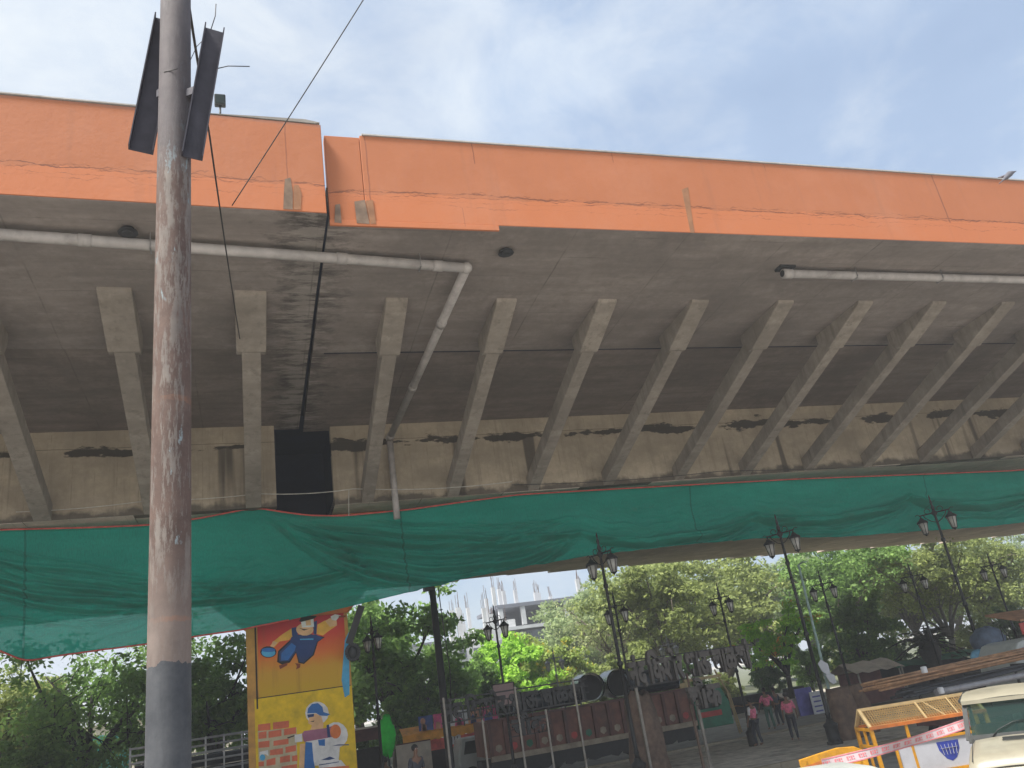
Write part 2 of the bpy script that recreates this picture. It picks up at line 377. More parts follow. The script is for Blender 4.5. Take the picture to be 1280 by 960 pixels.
# ------------------------------------------------------------------ objects
def empty(name, loc=(0, 0, 0), rz=0):
    o = bpy.data.objects.new(name, None); o.empty_display_size = .2
    o.location = loc; o.rotation_euler = (0, 0, rz); COL.objects.link(o); return o
def tag(o, label=None, cat=None, group=None, kind=None):
    if label: o['label'] = label
    if cat: o['category'] = cat
    if group: o['group'] = group
    if kind: o['kind'] = kind
    return o
def thing(name, label, cat, loc=(0, 0, 0), rz=0, group=None):
    return tag(empty(name, loc, rz), label, cat, group)
class MB:
    def __init__(s, off=(0, 0, 0)): s.v = []; s.f = []; s.mi = []; s.off = Vector(off); s.sm = []
    def add(s, vs, fs, mi=0, smooth=False):
        b = len(s.v); s.v += [Vector(p) - s.off for p in vs]
        for f in fs: s.f.append(tuple(i+b for i in f)); s.mi.append(mi); s.sm.append(smooth)
    def box(s, c, d, rot=None, mi=0):
        c = Vector(c); hx, hy, hz = d[0]/2, d[1]/2, d[2]/2
        vs = [Vector((x*hx, y*hy, z*hz)) for x in (-1, 1) for y in (-1, 1) for z in (-1, 1)]
        if rot is not None: vs = [rot @ p for p in vs]
        s.add([p+c for p in vs], [(0, 1, 3, 2), (4, 6, 7, 5), (0, 4, 5, 1), (2, 3, 7, 6), (0, 2, 6, 4), (1, 5, 7, 3)], mi); return s
    def bar(s, a, b, w, h=None, up=(0, 0, 1), mi=0):
        a, b = Vector(a), Vector(b); h = h or w; d = (b-a).normalized(); up = Vector(up)
        if abs(d.dot(up)) > .98: up = Vector((1, 0, 0))
        sx = d.cross(up).normalized(); sy = sx.cross(d)
        vs = [p + sx*i*w/2 + sy*j*h/2 for p in (a, b) for i, j in ((-1, -1), (1, -1), (1, 1), (-1, 1))]
        s.add(vs, [(0, 1, 2, 3), (7, 6, 5, 4), (0, 4, 5, 1), (1, 5, 6, 2), (2, 6, 7, 3), (3, 7, 4, 0)], mi); return s
    def tube(s, pts, r, n=8, mi=0, cap=True):
        pts = [Vector(p) for p in pts]; rs = r if isinstance(r, (list, tuple)) else [r]*len(pts)
        vs = []; prev = None
        for i, p in enumerate(pts):
            d = (pts[min(i+1, len(pts)-1)] - pts[max(i-1, 0)])
            d = d.normalized() if d.length > 1e-9 else Vector((0, 0, 1))
            if prev is None:
                ref = Vector((0, 0, 1)) if abs(d.z) < .95 else Vector((1, 0, 0)); sx = d.cross(ref).normalized()
            else:
                sx = (prev - d*prev.dot(d)); sx = sx.normalized() if sx.length > 1e-6 else d.cross(Vector((1, 0, 0))).normalized()
            prev = sx; sy = d.cross(sx)
            for k in range(n):
                a = 2*math.pi*k/n; vs.append(p + sx*math.cos(a)*rs[i] + sy*math.sin(a)*rs[i])
        fs = []
        for i in range(len(pts)-1):
            for k in range(n):
                fs.append((i*n+k, i*n+(k+1) % n, (i+1)*n+(k+1) % n, (i+1)*n+k))
        s.add(vs, fs, mi, True)
        if cap:
            b = len(s.v)-len(vs)
            s.f.append(tuple(b+k for k in range(n))[::-1]); s.mi.append(mi); s.sm.append(False)
            s.f.append(tuple(b+(len(pts)-1)*n+k for k in range(n))); s.mi.append(mi); s.sm.append(False)
        return s
    def lathe(s, c, prof, n=12, mi=0):
        """prof: (radius, z) from bottom to top"""
        return s.tube([Vector(c)+Vector((0, 0, z)) for r, z in prof], [max(r, 1e-4) for r, z in prof], n, mi)
    def prism(s, poly, vec, mi=0):
        """closed polygon (3-D points) extruded by vec"""
        n = len(poly); vec = Vector(vec); a = [Vector(p) for p in poly]; b = [p+vec for p in a]
        s.add(a+b, [tuple(range(n))[::-1], tuple(range(n, 2*n))] + [(i, (i+1) % n, n+(i+1) % n, n+i) for i in range(n)], mi); return s
    def sphere(s, c, r, mi=0, n=12, m=8, sc_=(1, 1, 1), jit=0, seed=0):
        rg = random.Random(seed); vs = []; c = Vector(c)
        for j in range(m+1):
            th = math.pi*j/m
            for i in range(n):
                ph = 2*math.pi*i/n; k = r*(1+rg.uniform(-jit, jit))
                vs.append(c+Vector((k*sc_[0]*math.sin(th)*math.cos(ph), k*sc_[1]*math.sin(th)*math.sin(ph), k*sc_[2]*math.cos(th))))
        s.add(vs, [(j*n+i, j*n+(i+1) % n, (j+1)*n+(i+1) % n, (j+1)*n+i) for j in range(m) for i in range(n)], mi, True); return s
    def build(s, name, mats, parent=None, bevel=0):
        me = bpy.data.meshes.new(name); me.from_pydata([tuple(p) for p in s.v], [], s.f)
        if not isinstance(mats, (list, tuple)): mats = [mats]
        for m in mats: me.materials.append(M[m] if isinstance(m, str) else m)
        me.polygons.foreach_set('material_index', s.mi); me.polygons.foreach_set('use_smooth', s.sm)
        bm = bmesh.new(); bm.from_mesh(me); bmesh.ops.recalc_face_normals(bm, faces=bm.faces[:]); bm.to_mesh(me); bm.free()
        me.update()
        o = bpy.data.objects.new(name, me); COL.objects.link(o)
        if parent is not None: o.parent = parent
        if bevel:
            b = o.modifiers.new('bevel', 'BEVEL'); b.width = bevel; b.segments = 2; b.limit_method = 'ANGLE'; b.angle_limit = R(40)
        return o
def copy_tree(o, parent=None):
    c = o.copy(); COL.objects.link(c)
    if parent is not None: c.parent = parent
    for ch in list(o.children): copy_tree(ch, c)
    return c
def struct(o): o['kind'] = 'structure'; return o
# ================================================================== SETTING: ground
def sheet(name, x0, x1, y0, y1, z, mat):
    m = MB(); m.add([(x0, y0, z), (x1, y0, z), (x1, y1, z), (x0, y1, z)], [(0, 1, 2, 3)]); return struct(m.build(name, mat))
sheet('ground', -700, 700, -700, 700, 0, 'dust')
sheet('road', -200, 200, -12, 23.6, .004, 'asphalt')
sheet('far_road', -200, 200, 33.2, 46.0, .004, 'asphalt')
sheet('lawn', -300, 300, 58.2, 400, .004, 'lawn')
mk = MB()
for i in range(-30, 40): mk.add([(i*5, 9.0, .008), (i*5+2.4, 9.0, .008), (i*5+2.4, 9.15, .008), (i*5, 9.15, .008)], [(0, 1, 2, 3)])
struct(mk.build('road_marking', 'lane_white'))
m = MB(); m.box((0, 28.4, .06), (300, 9.2, .12)); struct(m.build('median', 'paver'))
m = MB()
for y0, w in ((23.7, .22), (33.1, .22)):
    for i in range(-40, 60): m.box((i*1.5+.75, y0, .1), (1.48, w, .2))
struct(m.build('kerb', 'kerb_conc'))
m = MB()
for i in range(-40, 60): m.box((i*1.5+.75, 46.2, .12), (1.48, .4, .24))
m.box((0, 52.2, .08), (300, 11.6, .16)); struct(m.build('pavement', 'pale_pave'))

# ================================================================== FLYOVER
OFF = (0, 28, 0)
XJ = 1.66
def rot_left(p):
    a = R(2.0); x, y, z = p; dx, dy = x-XJ, y-14.85
    return Vector((XJ+dx*math.cos(a)-dy*math.sin(a)*.25, 14.85-.20+dx*math.sin(a)+dy*(1-.004), z+.02))
class SB(MB):
    def __init__(s, left=False): super().__init__(OFF); s.left = left
    def add(s, vs, fs, mi=0, smooth=False):
        if s.left: vs = [rot_left(p) for p in vs]
        super().add(vs, fs, mi, smooth)
fly = thing('flyover', 'long concrete flyover with orange parapet and sloping struts crossing the whole picture', 'flyover', OFF)
PT, PB = 15.55, 13.26
def soff(y): return 13.2 - .05*(y-18.2) if y > 18.2 else 13.26-.018*(y-14.85)
def span(left, xs0, xs1, xw0, xw1):
    d = (xs1-xs0, 0, 0)
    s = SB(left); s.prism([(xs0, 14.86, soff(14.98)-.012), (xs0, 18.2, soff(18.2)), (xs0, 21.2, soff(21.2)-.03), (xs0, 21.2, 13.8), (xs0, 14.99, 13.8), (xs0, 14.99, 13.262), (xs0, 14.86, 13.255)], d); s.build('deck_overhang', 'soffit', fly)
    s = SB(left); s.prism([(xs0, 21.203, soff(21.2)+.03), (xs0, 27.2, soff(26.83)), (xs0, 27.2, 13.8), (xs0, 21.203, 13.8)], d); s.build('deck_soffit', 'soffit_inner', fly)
    s = SB(left); s.box(((xw0+xw1)/2, 27.03, 11.4), (xw1-xw0, .4, 2.79)); s.build('girder_web', 'web', fly)
    s = SB(left); s.box(((xs0+xs1)/2, 32.65, 14.0), (xs1-xs0, 35.3, .38)); s.build('deck_slab', 'plain_conc', fly)
    s = SB(left); rg = random.Random(3)
    x = xw0
    while x < xw1-.1:
        e = min(x+2.97, xw1); yf = min(55.5, max(47.6, 47.9+.2*(x-18)))+rg.uniform(-.45, .45); dz = rg.uniform(-.012, .012)
        s.box(((x+e)/2-.012, (26.84+yf)/2, 10.15+dz), (e-x-.024, yf-26.84, .3)); x = e
    s.build('bottom_slab', 'slab_under', fly)
    s = SB(left); s.box(((xw0+xw1)/2, 46.7, 12.0), (xw1-xw0, .4, 3.4)); s.build('rear_web', 'plain_conc', fly)
    s = SB(left); s.box(((xs0+xs1)/2, 50.2, 14.3), (xs1-xs0, .3, 2.4)); s.build('rear_parapet', 'orange_paint', fly)
span(False, XJ+.025, 75, 2.57, 75)
span(True, -45, XJ-.025, -45, .80)
# parapets
s = SB(); s.box(((2.5+75)/2, 14.975, (PT+PB)/2), (72.5, .25, PT-PB)); pr_ = s.build('parapet', 'orange_paint', fly, .012)
pr_['label'] = 'orange parapet of the right hand span'
s = SB(); s.box((3.6, 14.87, 13.19), (3.8, .06, .14)); s.build('fascia_step', 'orange_paint', pr_, .01)
s = SB(); s.box((2.1, 14.99, 14.375), (.78, .24, 2.25)); s.build('joint_panel', 'orange_paint', pr_, .01)
s = SB(True); s.box(((-45+XJ-.03)/2, 14.975, 14.425), (45+XJ-.03, .25, 2.32)); pl_ = s.build('parapet', 'orange_paint', fly, .012)
pl_['label'] = 'orange parapet of the left hand span'
s = SB(True); s.prism([(-.9, 14.84, 15.602), (1.5, 14.84, 15.602), (1.61, 14.84, 15.64), (1.3, 14.84, 15.69), (.4, 14.84, 15.66), (-.3, 14.84, 15.625)], (0, .27, 0)); s.build('broken_coping', 'plain_conc', pl_)
# coping strips
s = SB(); s.box(((2.5+75)/2, 14.97, PT+.02), (72.4, .3, .035)); s.build('coping', 'pale_conc', pr_)
s = SB(True); s.box((-22.7, 14.97, 15.617), (43.5, .3, .03)); s.build('coping', 'pale_conc', pl_)
# patches where the paint has gone
def patch(parent, pts, mat, left=False, yy=14.85):
    s = MB(OFF); q = [atp for atp in (at(px, py, yy) for px, py in pts)]
    yq = [14.645+.0349*(p.x-XJ) if left else yy for p in q]
    q = [at(px, py, y_) for (px, py), y_ in zip(pts, yq)]
    s.prism([p+Vector((0, -.005, 0)) for p in q], (0, .012, 0)); s.build('bare_patch', mat, parent)
patch(pl_, [(356, 224), (363, 222), (366, 240), (366, 262), (354, 261), (355, 238)], 'patch_grey', True)
patch(pl_, [(367, 232), (373, 231), (377, 242), (376, 262), (367, 262)], 'patch_tan', True)
patch(pr_, [(419, 256), (425, 255), (427, 279), (418, 278)], 'patch_grey', yy=14.838)
patch(pr_, [(443, 252), (456, 250), (462, 280), (446, 279)], 'patch_grey', yy=14.838)
patch(pr_, [(457, 251), (466, 250), (470, 280), (463, 280)], 'patch_tan', yy=14.838)
patch(pr_, [(852, 237), (860, 234), (864, 264), (868, 291), (863, 291), (858, 266)], 'patch_tan')
# joint recess between the girder ends, its shade put into the near-black colour
s = SB(); s.box((1.68, 30.2, 11.4), (2.4, .3, 3.4)); s.build('joint_recess', 'shade_and_joint_dark', fly)
s = SB(); s.box((2.72, 28.75, 11.4), (.3, 3.0, 2.78)); s.build('girder_end', 'shade_and_joint_dark', fly)
s = SB(); s.box((.6, 28.6, 11.4), (.3, 3.0, 2.78)); s.build('girder_end', 'shade_and_joint_dark', fly)
s = SB(); s.box((1.68, 28.2, 12.90), (2.2, 4.2, .08)); s.build('recess_ceiling', 'shade_and_joint_dark', fly)
s = SB(); s.box((XJ-.02, 23.2, 13.45), (.4, 16.4, .3)); s.build('joint_filler', 'shade_and_joint_dark', fly)
# sloping struts with their thick caps
def strut(x, left):
    cw = .74 if left else .58
    s = SB(left); hw = .24 if left else .205
    poly = [(x-hw, 19.9, 12.50), (x-hw, 26.83, 10.0), (x-hw, 26.83, 10.5), (x-hw, 20.4, 12.86)]
    s.prism(poly, (2*hw, 0, 0)); o = s.build('strut', 'strut_conc', fly, .02)
    s = SB(left)
    s.prism([(x-cw/2, 18.2, 13.22), (x-cw/2, 18.25, 13.12), (x-cw/2, 20.05, 12.415), (x-cw/2, 20.3, 12.44), (x-cw/2, 20.5, 12.8), (x-cw/2, 20.5, 13.2)], (cw, 0, 0))
    s.build('strut_cap', 'strut_conc', o, .025)
for i in range(20): strut(3.66+2.985*i, False)
for i in range(12): strut(.08-2.98*i, True)
s = SB(); s.box((37, 21.21, soff(21.2)-.015), (70, .05, .05)); s.build('seam', 'shade_and_joint_dark', fly)
# small drain outlets cast into the slab
for px, py in ((632, 314), (160, 288)):
    p = atz(px, py, 13.2); s = MB(OFF); s.tube([p+Vector((0, 0, .05)), p-Vector((0, 0, .10))], .12, 10); s.lathe(p-Vector((0, 0, .06)), [(.2, 0), (.17, .05)], 10); s.build('drain_outlet', 'chassis', fly)

# pier
PO = (1.3, 29.3, 0)
pier = thing('bridge_pier', 'yellow and red pier with two painted workers beneath the expansion joint', 'pier', PO)
xl, xg, xr = at(309, 870, 28).x, at(323, 870, 28).x, at(441, 870, 28).x
s = MB(PO); s.box(((xl+xr)/2, 29.3, 3.3), (xr-xl, 2.6, 6.6)); s.build('pier_shaft', 'pier_ochre', pier, .03)
s = MB(PO); s.prism([(xl, 28.1, 6.603), (xl-1.5, 28.1, 7.9), (xl-1.5, 28.1, 9.98), (xr+1.6, 28.1, 9.98), (xr+1.6, 28.1, 8.2), (xr, 28.1, 6.603)], (0, 2.4, 0)); s.build('pier_head', 'mural_orange', pier, .03)
# painted faces: flat paint layers a few millimetres proud of the concrete
LAY = 27.99
def paint(parts, name, parent, layer0=1):
    mats = []; s = MB(PO)
    for i, (mat, pts) in enumerate(parts):
        if mat not in mats: mats.append(mat)
        y = LAY - .002*(layer0+i*.35)
        q = [at(px, py, y) for px, py in pts]
        s.add(q, [tuple(range(len(q)))], mats.index(mat))
    return s.build(name, mats, parent)
def paint_face(pts_world, mat, name, t=.01):
    s = MB(PO); s.prism(pts_world, (0, t, 0)); return s.build(name, mat, pier)
zt = 6.6; zs_l, zs_r = at(324, 872, 28).z, at(424, 858, 28).z; zs = (zs_l+zs_r)/2
up_ = paint_face([(xg+.02, 27.99, zs), (xr-.12, 27.99, zs), (xr-.12, 27.99, zt), (xg+.02, 27.99, zt)], 'mural_sunset', 'upper_mural')
lo_ = paint_face([(xg-.12, 27.99, .3), (xr-.015, 27.99, .3), (xr-.015, 27.99, zs-.03), (xg-.12, 27.99, zs-.03)], 'mural_yellow', 'lower_mural')
s = MB(PO); s.box((xg-.04, 27.995, 5.3), (.05, .016, 2.6)); s.box(((xg+xr)/2-.05, 27.995, zs-.015), (xr-xg, .014, .028)); s.build('pier_groove', 'groove', pier)
blue = paint_face([at(431, 800, 27.985), at(436, 790, 27.985), at(437, 868, 27.985), at(431, 872, 27.985), at(427, 850, 27.985)], 'mural_sky', 'blue_streak', .004)
def ell(cx, cy, rx, ry, n=14, a0=0, a1=360): return [(cx+rx*math.cos(R(a0+(a1-a0)*i/n)), cy+ry*math.sin(R(a0+(a1-a0)*i/n))) for i in range(n + (0 if a1-a0 >= 360 else 1))]
Z3 = lambda pts: [(300+x/8, 760+y/8) for x, y in pts]   # points read off an 8x enlargement
paint([('mural_black', Z3([(370, 540), (380, 430), (490, 330), (560, 270), (700, 260), (850, 290), (780, 340), (740, 470), (640, 560), (585, 550), (560, 450), (500, 545), (430, 570)])),
       ('mural_navy', Z3([(392, 535), (395, 440), (500, 340), (520, 265), (600, 275), (760, 265), (835, 300), (770, 335), (725, 465), (635, 545), (598, 540), (560, 435), (490, 530)])),
       ('mural_blue', Z3([(410, 525), (415, 450), (515, 350), (560, 380), (545, 430), (480, 520)])),
       ('mural_shirt', Z3([(515, 205), (420, 265), (340, 330), (300, 380), (340, 395), (395, 335), (490, 320), (530, 275)])),
       ('mural_skin', Z3([(330, 330), (300, 395), (320, 405), (375, 345)])),
       ('mural_shirt', Z3([(775, 165), (850, 125), (900, 130), (960, 180), (880, 235), (830, 275), (765, 260)])),
       ('mural_skin', Z3([(850, 130), (900, 100), (965, 120), (970, 175), (900, 190)])),
       ('mural_white', Z3([(905, 85), (950, 62), (1010, 75), (985, 100), (960, 125), (920, 120)])),
       ('mural_navy', Z3([(515, 200), (560, 190), (580, 270), (520, 280)])),
       ('mural_navy', Z3([(735, 140), (770, 125), (765, 265), (735, 260)])),
       ('mural_skin', Z3(ell(648, 215, 88, 62))),
       ('mural_white', Z3([(610, 140), (735, 105), (740, 190), (620, 195)])),
       ('mural_skin', Z3([(655, 120), (705, 112), (712, 172), (662, 176)])),
       ('mural_black', Z3([(590, 200), (640, 225), (700, 205), (650, 212)])),
       ('mural_black', Z3([(590, 130), (610, 95), (700, 75), (770, 80), (745, 105), (610, 140)])),
       ('mural_sky', Z3([(600, 308), (735, 305), (735, 316), (600, 320)])),
       ('mural_black', Z3(ell(284, 440, 82, 58))), ('mural_sky', Z3(ell(284, 447, 70, 44))), ('mural_blue', Z3(ell(284, 420, 70, 22))),
       ('mural_boot', Z3([(390, 575), (480, 545), (470, 575), (400, 612)])), ('mural_boot', Z3([(550, 550), (605, 560), (600, 595), (560, 615), (570, 580)])),
       ('mural_boot', Z3([(990, 80), (1060, 72), (1055, 92), (985, 98)]))], 'painted_handyman', up_)
B4 = lambda pts: [(300+x/8, 860+y/8) for x, y in pts]
bricks = [[(180, 365), (305, 350), (305, 420), (180, 430)], [(330, 345), (490, 325), (490, 395), (330, 415)], [(185, 445), (265, 430), (265, 500), (185, 510)], [(285, 435), (415, 415), (415, 480), (285, 500)], [(440, 410), (560, 390), (560, 455), (440, 475)],
          [(185, 540), (295, 525), (295, 590), (185, 600)], [(335, 530), (485, 505), (485, 560), (335, 580)], [(300, 620), (430, 600), (430, 660), (300, 675)], [(455, 590), (560, 570), (560, 630), (455, 650)], [(400, 690), (500, 670), (500, 735), (400, 750)], [(265, 720), (355, 695), (355, 765), (265, 780)], [(415, 785), (570, 760), (570, 850), (415, 860)], [(185, 740), (240, 735), (240, 780), (185, 785)], [(520, 680), (575, 670), (575, 730), (520, 735)], [(185, 830), (330, 810), (330, 880), (185, 900)]]
pp = [('mural_mortar', B4([(178, 430), (265, 425), (320, 418), (440, 405), (565, 395), (575, 900), (190, 900)]))]
pp += [('mural_brick', B4(b)) for b in bricks]
pp += [('mural_white', B4(ell(770, 250, 118, 115))), ('mural_white', B4(ell(960, 470, 120, 130))), ('mural_skin', B4([(600, 560), (650, 555), (640, 800), (590, 800)])),
       ('mural_blue', B4([(672, 255), (680, 205), (720, 160), (780, 150), (825, 190), (835, 240), (905, 262), (870, 280), (800, 275), (760, 250)])),
       ('mural_skin', B4([(675, 265), (760, 255), (815, 285), (835, 360), (830, 420), (700, 425), (720, 375), (680, 350), (690, 310)])),
       ('mural_navy', B4([(672, 265), (740, 258), (740, 285), (680, 298)])), ('mural_black', B4([(700, 335), (745, 325), (735, 340)])),
       ('mural_white', B4([(660, 530), (960, 470), (1000, 560), (985, 760), (700, 780)])),
       ('mural_blue', B4([(655, 540), (720, 545), (735, 720), (760, 850), (640, 850)])), ('mural_blue', B4([(780, 520), (850, 510), (850, 580), (790, 575)])),
       ('mural_purple', B4([(620, 460), (640, 430), (860, 400), (920, 380), (925, 490), (640, 540)])),
       ('mural_navy', B4([(865, 370), (890, 365), (905, 490), (875, 495)])),
       ('mural_orange', B4(ell(955, 435, 55, 72))), ('mural_white', B4([(545, 470), (620, 455), (625, 535), (550, 545)])),
       ('mural_black', B4([(470, 495), (545, 470), (545, 482), (480, 505)])),
       ('mural_navy', B4([(810, 720), (900, 685), (950, 705), (890, 720)])), ('mural_white', B4([(780, 745), (1010, 720), (1060, 780), (790, 800)])), ('mural_navy', B4([(790, 765), (990, 735), (990, 742), (790, 775)])),
       ('mural_orange', B4([(800, 800), (1090, 775), (1090, 850), (800, 850)])), ('mural_navy', B4([(920, 580), (975, 565), (1090, 562), (1090, 572), (975, 576)])),
       ('mural_white', B4([(195, 640), (280, 620), (285, 680), (250, 660), (195, 700)])), ('mural_sky', B4(ell(225, 695, 28, 32)))]
paint(pp, 'painted_bricklayer', lo_)
# ring hanging beside the pier, dark strip
p = at(441, 815, 27.6)
t = thing('round_mirror', 'black ring shaped disc fixed at the right edge of the painted pier', 'mirror', (p.x, 27.6, p.z))
s = MB()
n = 20
for i in range(n):
    a, b = 2*math.pi*i/n, 2*math.pi*(i+1)/n
    s.bar((.2*math.cos(a), 0, .24*math.sin(a)), (.2*math.cos(b), 0, .24*math.sin(b)), .1, .07, (0, 1, 0))
s.build('ring', 'black_iron', t)
s = MB(); s.lathe((0, 0, 0), [(.0, -.0), (.2, 0), (.2, .02), (0, .02)], 16)
o = s.build('disc', 'dark_trim', t); o.rotation_euler = (R(90), 0, 0); o.scale = (1, 1.2, 1); o.location = (0, .03, 0)
s = MB(); s.tube([(0, .05, 0), (0, .5, 0)], .03, 6); s.build('bracket', 'black_iron', t)
a, b = at(436, 805, 27.5), at(452, 757, 27.5); s = MB(a)
s.bar(a, b, .22, .02, (0, 1, 0)); o = s.build('black_strap', 'wire'); o.location = a
tag(o, 'short slanting black strap above the round mirror on the pier', 'strap')

# ================================================================== drain pipes
pz = 13.02
def along(mb, pts, r, n=12): mb.tube(pts, r, n)
c0 = atz(583, 335, pz); cj = atz(410, 322, pz); cl = atz(0, 293, pz); d = (cj-cl); far = cl - d*4
w0 = at(487, 548, 26.55); w1 = at(494, 700, 26.55); w1.x = w0.x+.03
t = thing('drain_pipe', 'long grey plastic pipe crossing the joint and turning down to the girder wall', 'pipe', c0)
s = MB(c0); along(s, [far, cl, cj, c0], .12); s.build('pipe_run', 'pvc', t)
s = MB(c0); along(s, [c0, c0+(w0-c0)*.5, w0], .115); s.build('pipe_slope', 'pvc', t)
s = MB(c0); along(s, [w0, Vector((w0.x, 26.55, 9.3))], .11); s.build('pipe_drop', 'pvc', t)
s = MB(c0); s.sphere(c0, .145); s.build('elbow', 'pvc', t)
s = MB(c0); s.sphere(w0, .135); s.build('elbow', 'pvc', t)
for f_ in (.25, .62, .98):
    q = c0+(w0-c0)*f_; e = (w0-c0).normalized()*.12; s = MB(c0); s.tube([q-e, q+e], .135, 12); s.build('coupling', 'pvc', t)
for px, k in ((95, 0), (430, 0), (545, 1)):
    q = (cl+(cj-cl)*(px/410)) if not k else cj+(c0-cj)*((px-410)/173); e = (cj-cl).normalized()*.12; s = MB(c0); s.tube([q-e, q+e], .135, 12); s.build('coupling', 'pvc', t)
for px in (175, 550, -180):
    q = cl+(cj-cl)*(px/410); s = MB(c0); s.bar(q+Vector((-.02, -.13, -.1)), q+Vector((-.02, -.13, .28)), .03, .012); s.bar(q+Vector((-.02, .13, -.1)), q+Vector((-.02, .13, .28)), .03, .012); s.bar(q+Vector((-.02, -.14, -.13)), q+Vector((-.02, .14, -.13)), .03, .012); s.build('hanger', 'grey_steel', t)
a, b = atz(978, 342, pz), atz(1280, 350, pz); e2 = a+(b-a)*4
t = thing('drain_pipe', 'open ended grey plastic pipe hung under the right hand overhang', 'pipe', a)
s = MB(a); s.tube([a, b, e2], .12, 14); s.build('pipe_run', 'pvc', t)
d = (b-a).normalized()
s = MB(a); s.tube([a-d*.006, a-d*.001], .095, 14); s.build('open_end', 'pvc_hole', t)
s = MB(a); s.tube([a+d*.02, a+d*.3], .14, 14); s.build('collar', 'pvc', t)
for f_ in (.27, .62, 1.2):
    q = a+(b-a)*f_; s = MB(a); s.bar(q+Vector((0, -.135, -.1)), q+Vector((0, -.135, .26)), .03, .012); s.bar(q+Vector((0, -.14, -.128)), q+Vector((0, .14, -.128)), .03, .012); s.bar(q+Vector((0, .135, -.1)), q+Vector((0, .135, .26)), .03, .012); s.build('hanger', 'grey_steel', t)
q = a+d*.15; s = MB(a); s.box(q+Vector((0, 0, .2)), (.5, .3, .12)); s.sphere(q+Vector((.15, 0, .14)), .12, jit=.2); s.build('mortar_lump', 'chassis', t)

# ================================================================== green net
def interp(xs, ys, x): return float(np.interp(x, xs, ys))
TX = [-16, -7.1, -5, -3.2, -1.6, -.6, .05, .8, 1.7, 2.8, 5, 7, 9, 12, 20.8, 32, 50]
TZ = [10.1, 9.95, 9.83, 9.76, 9.86, 10.0, 10.07, 9.88, 9.68, 9.58, 9.62, 9.75, 9.86, 9.82, 9.66, 9.3, 9.2]
BX = [-16, -7.4, -6.35, -5.6, -3, -.5, 2, 4.4, 7, 9.8, 11.5, 14.8, 18.6, 22.5, 26.5, 30, 36, 50]
BZ = [7.4, 6.75, 6.15, 6.2, 6.25, 6.33, 6.58, 6.88, 7.2, 7.42, 7.52, 7.6, 7.52, 7.26, 7.14, 7.04, 7.1, 7.1]
HOOK = [11.45, 18.75, 26.4, 34.0]
NX, NZ = 760, 150
xs = np.linspace(-15, 44, NX); tt = np.linspace(0, 1, NZ)
X, T = np.meshgrid(xs, tt, indexing='ij')
zt_ = np.interp(X, TX, TZ); zb_ = np.interp(X, BX, BZ)
ker = np.ones(7)/7
def sm(a):
    p = np.pad(a, ((3, 3), (0, 0)), mode='edge'); return np.apply_along_axis(lambda c: np.convolve(c, ker, 'valid'), 0, p)
zt_, zb_ = sm(zt_), sm(zb_)
Z = zt_ + (zb_-zt_)*T
rise = sum(.95*np.exp(-np.abs(X-h)/1.9) for h in HOOK) + .9*np.exp(-np.abs(X-.1)/2.6) + .5*np.exp(-np.abs(X+8)/3)
wob = .10*np.sin(X*1.1+.6) + .07*np.sin(X*2.7+1.2) + .05*np.sin(X*5.3+Z*1.2)
zi = Z - rise + wob
def pleat(ph): return 1.6*np.abs(np.sin(ph/2))**.8-1
amp = np.clip((T-.10)/.5, 0, 1)**1.2
mod = .55+.45*np.sin(X*.75+1.0+zi*1.3)
lx = np.clip((T-.32)/.25, 0, 1)
fold = amp*.5*(.17*mod*pleat(2*np.pi*zi/.62+.5*np.sin(X*.9)) + .085*pleat(2*np.pi*zi/.3+X*.35+1.0)*(.5+.5*np.sin(X*1.7+2)) + .03*np.sin(2*np.pi*zi/.15+X*.8))
ripple = .018*np.sin(X*6.1+Z*2.2)*np.sin(X*2.3) + .012*np.sin(Z*9+X*1.3)
belly = .34*np.sin(np.pi*np.clip(T, 0, 1))*(.6+.4*np.sin(X*.43+.8)) + .25*T
push = sum(.28*np.exp(-((X-h)/.55)**2-((Z-(zb_+ .62))/.6)**2) for h in HOOK)
cz = np.zeros_like(X)
def crease(xa, za, xb, zb, sg, dep, wd, p=1.0):
    global cz
    u = np.clip((X-xa)/(xb-xa), 0, 1); zc_ = za+(zb-za)*u-sg*(4*u*(1-u))**p + .03*np.sin(X*2.1+za*7)
    env = np.clip(np.minimum(X-xa, xb-X)/(.10*(xb-xa)), 0, 1)**.7
    v = (Z-zc_)/wd
    cz = cz + env*dep*(-2.3*v*np.exp(-v*v))
crg = random.Random(21)
for i in range(6):      # swags from the peak at the strut towards the first lantern post
    crease(.1+i*.12, 9.9-i*.06, 11.4-.05*i, 8.35+crg.uniform(-.1, .15), .38+i*.36, .15+.04*(i % 2), .085+.02*(i % 2), .85)
for i in range(17): crease(.1+.1*i+crg.uniform(0, .6), 9.95-i*.04, 11.3-crg.uniform(0, 2.5), 8.5+crg.uniform(-.2, .5), .15+i*.135+crg.uniform(-.04, .04), .045+.03*crg.random(), .035+.012*crg.random(), .85)
for i in range(14): crease(-11+crg.uniform(0, 3), 9.8-.04*i, crg.uniform(0, 2.5), 7.4+.12*i, .2+i*.15, .04+.035*crg.random(), .042, .9)
for i in range(5):      # swags from the far left rope
    crease(-10, 9.8-.05*i, 1.6+.5*i, 7.4+.2*i, .25+i*.38, .12+.08*(i == 3), .09, .9)
for a_h, b_h, za, zb in ((11.45, 18.75, 8.30, 8.46), (18.75, 26.4, 8.46, 8.66), (26.4, 34.0, 8.66, 8.5), (34.0, 42, 8.5, 8.5)):
    crease(a_h-.3, za, b_h+.3, zb, .62, .27, .15, .75)
    for i in range(4): crease(a_h-.1, za-.12-.05*i, b_h+.1, zb-.12-.05*i, .34+.18*i, .09, .06, .8)
    crease(a_h-.3, za+.25, b_h+.3, zb+.25, .35, .05, .2)
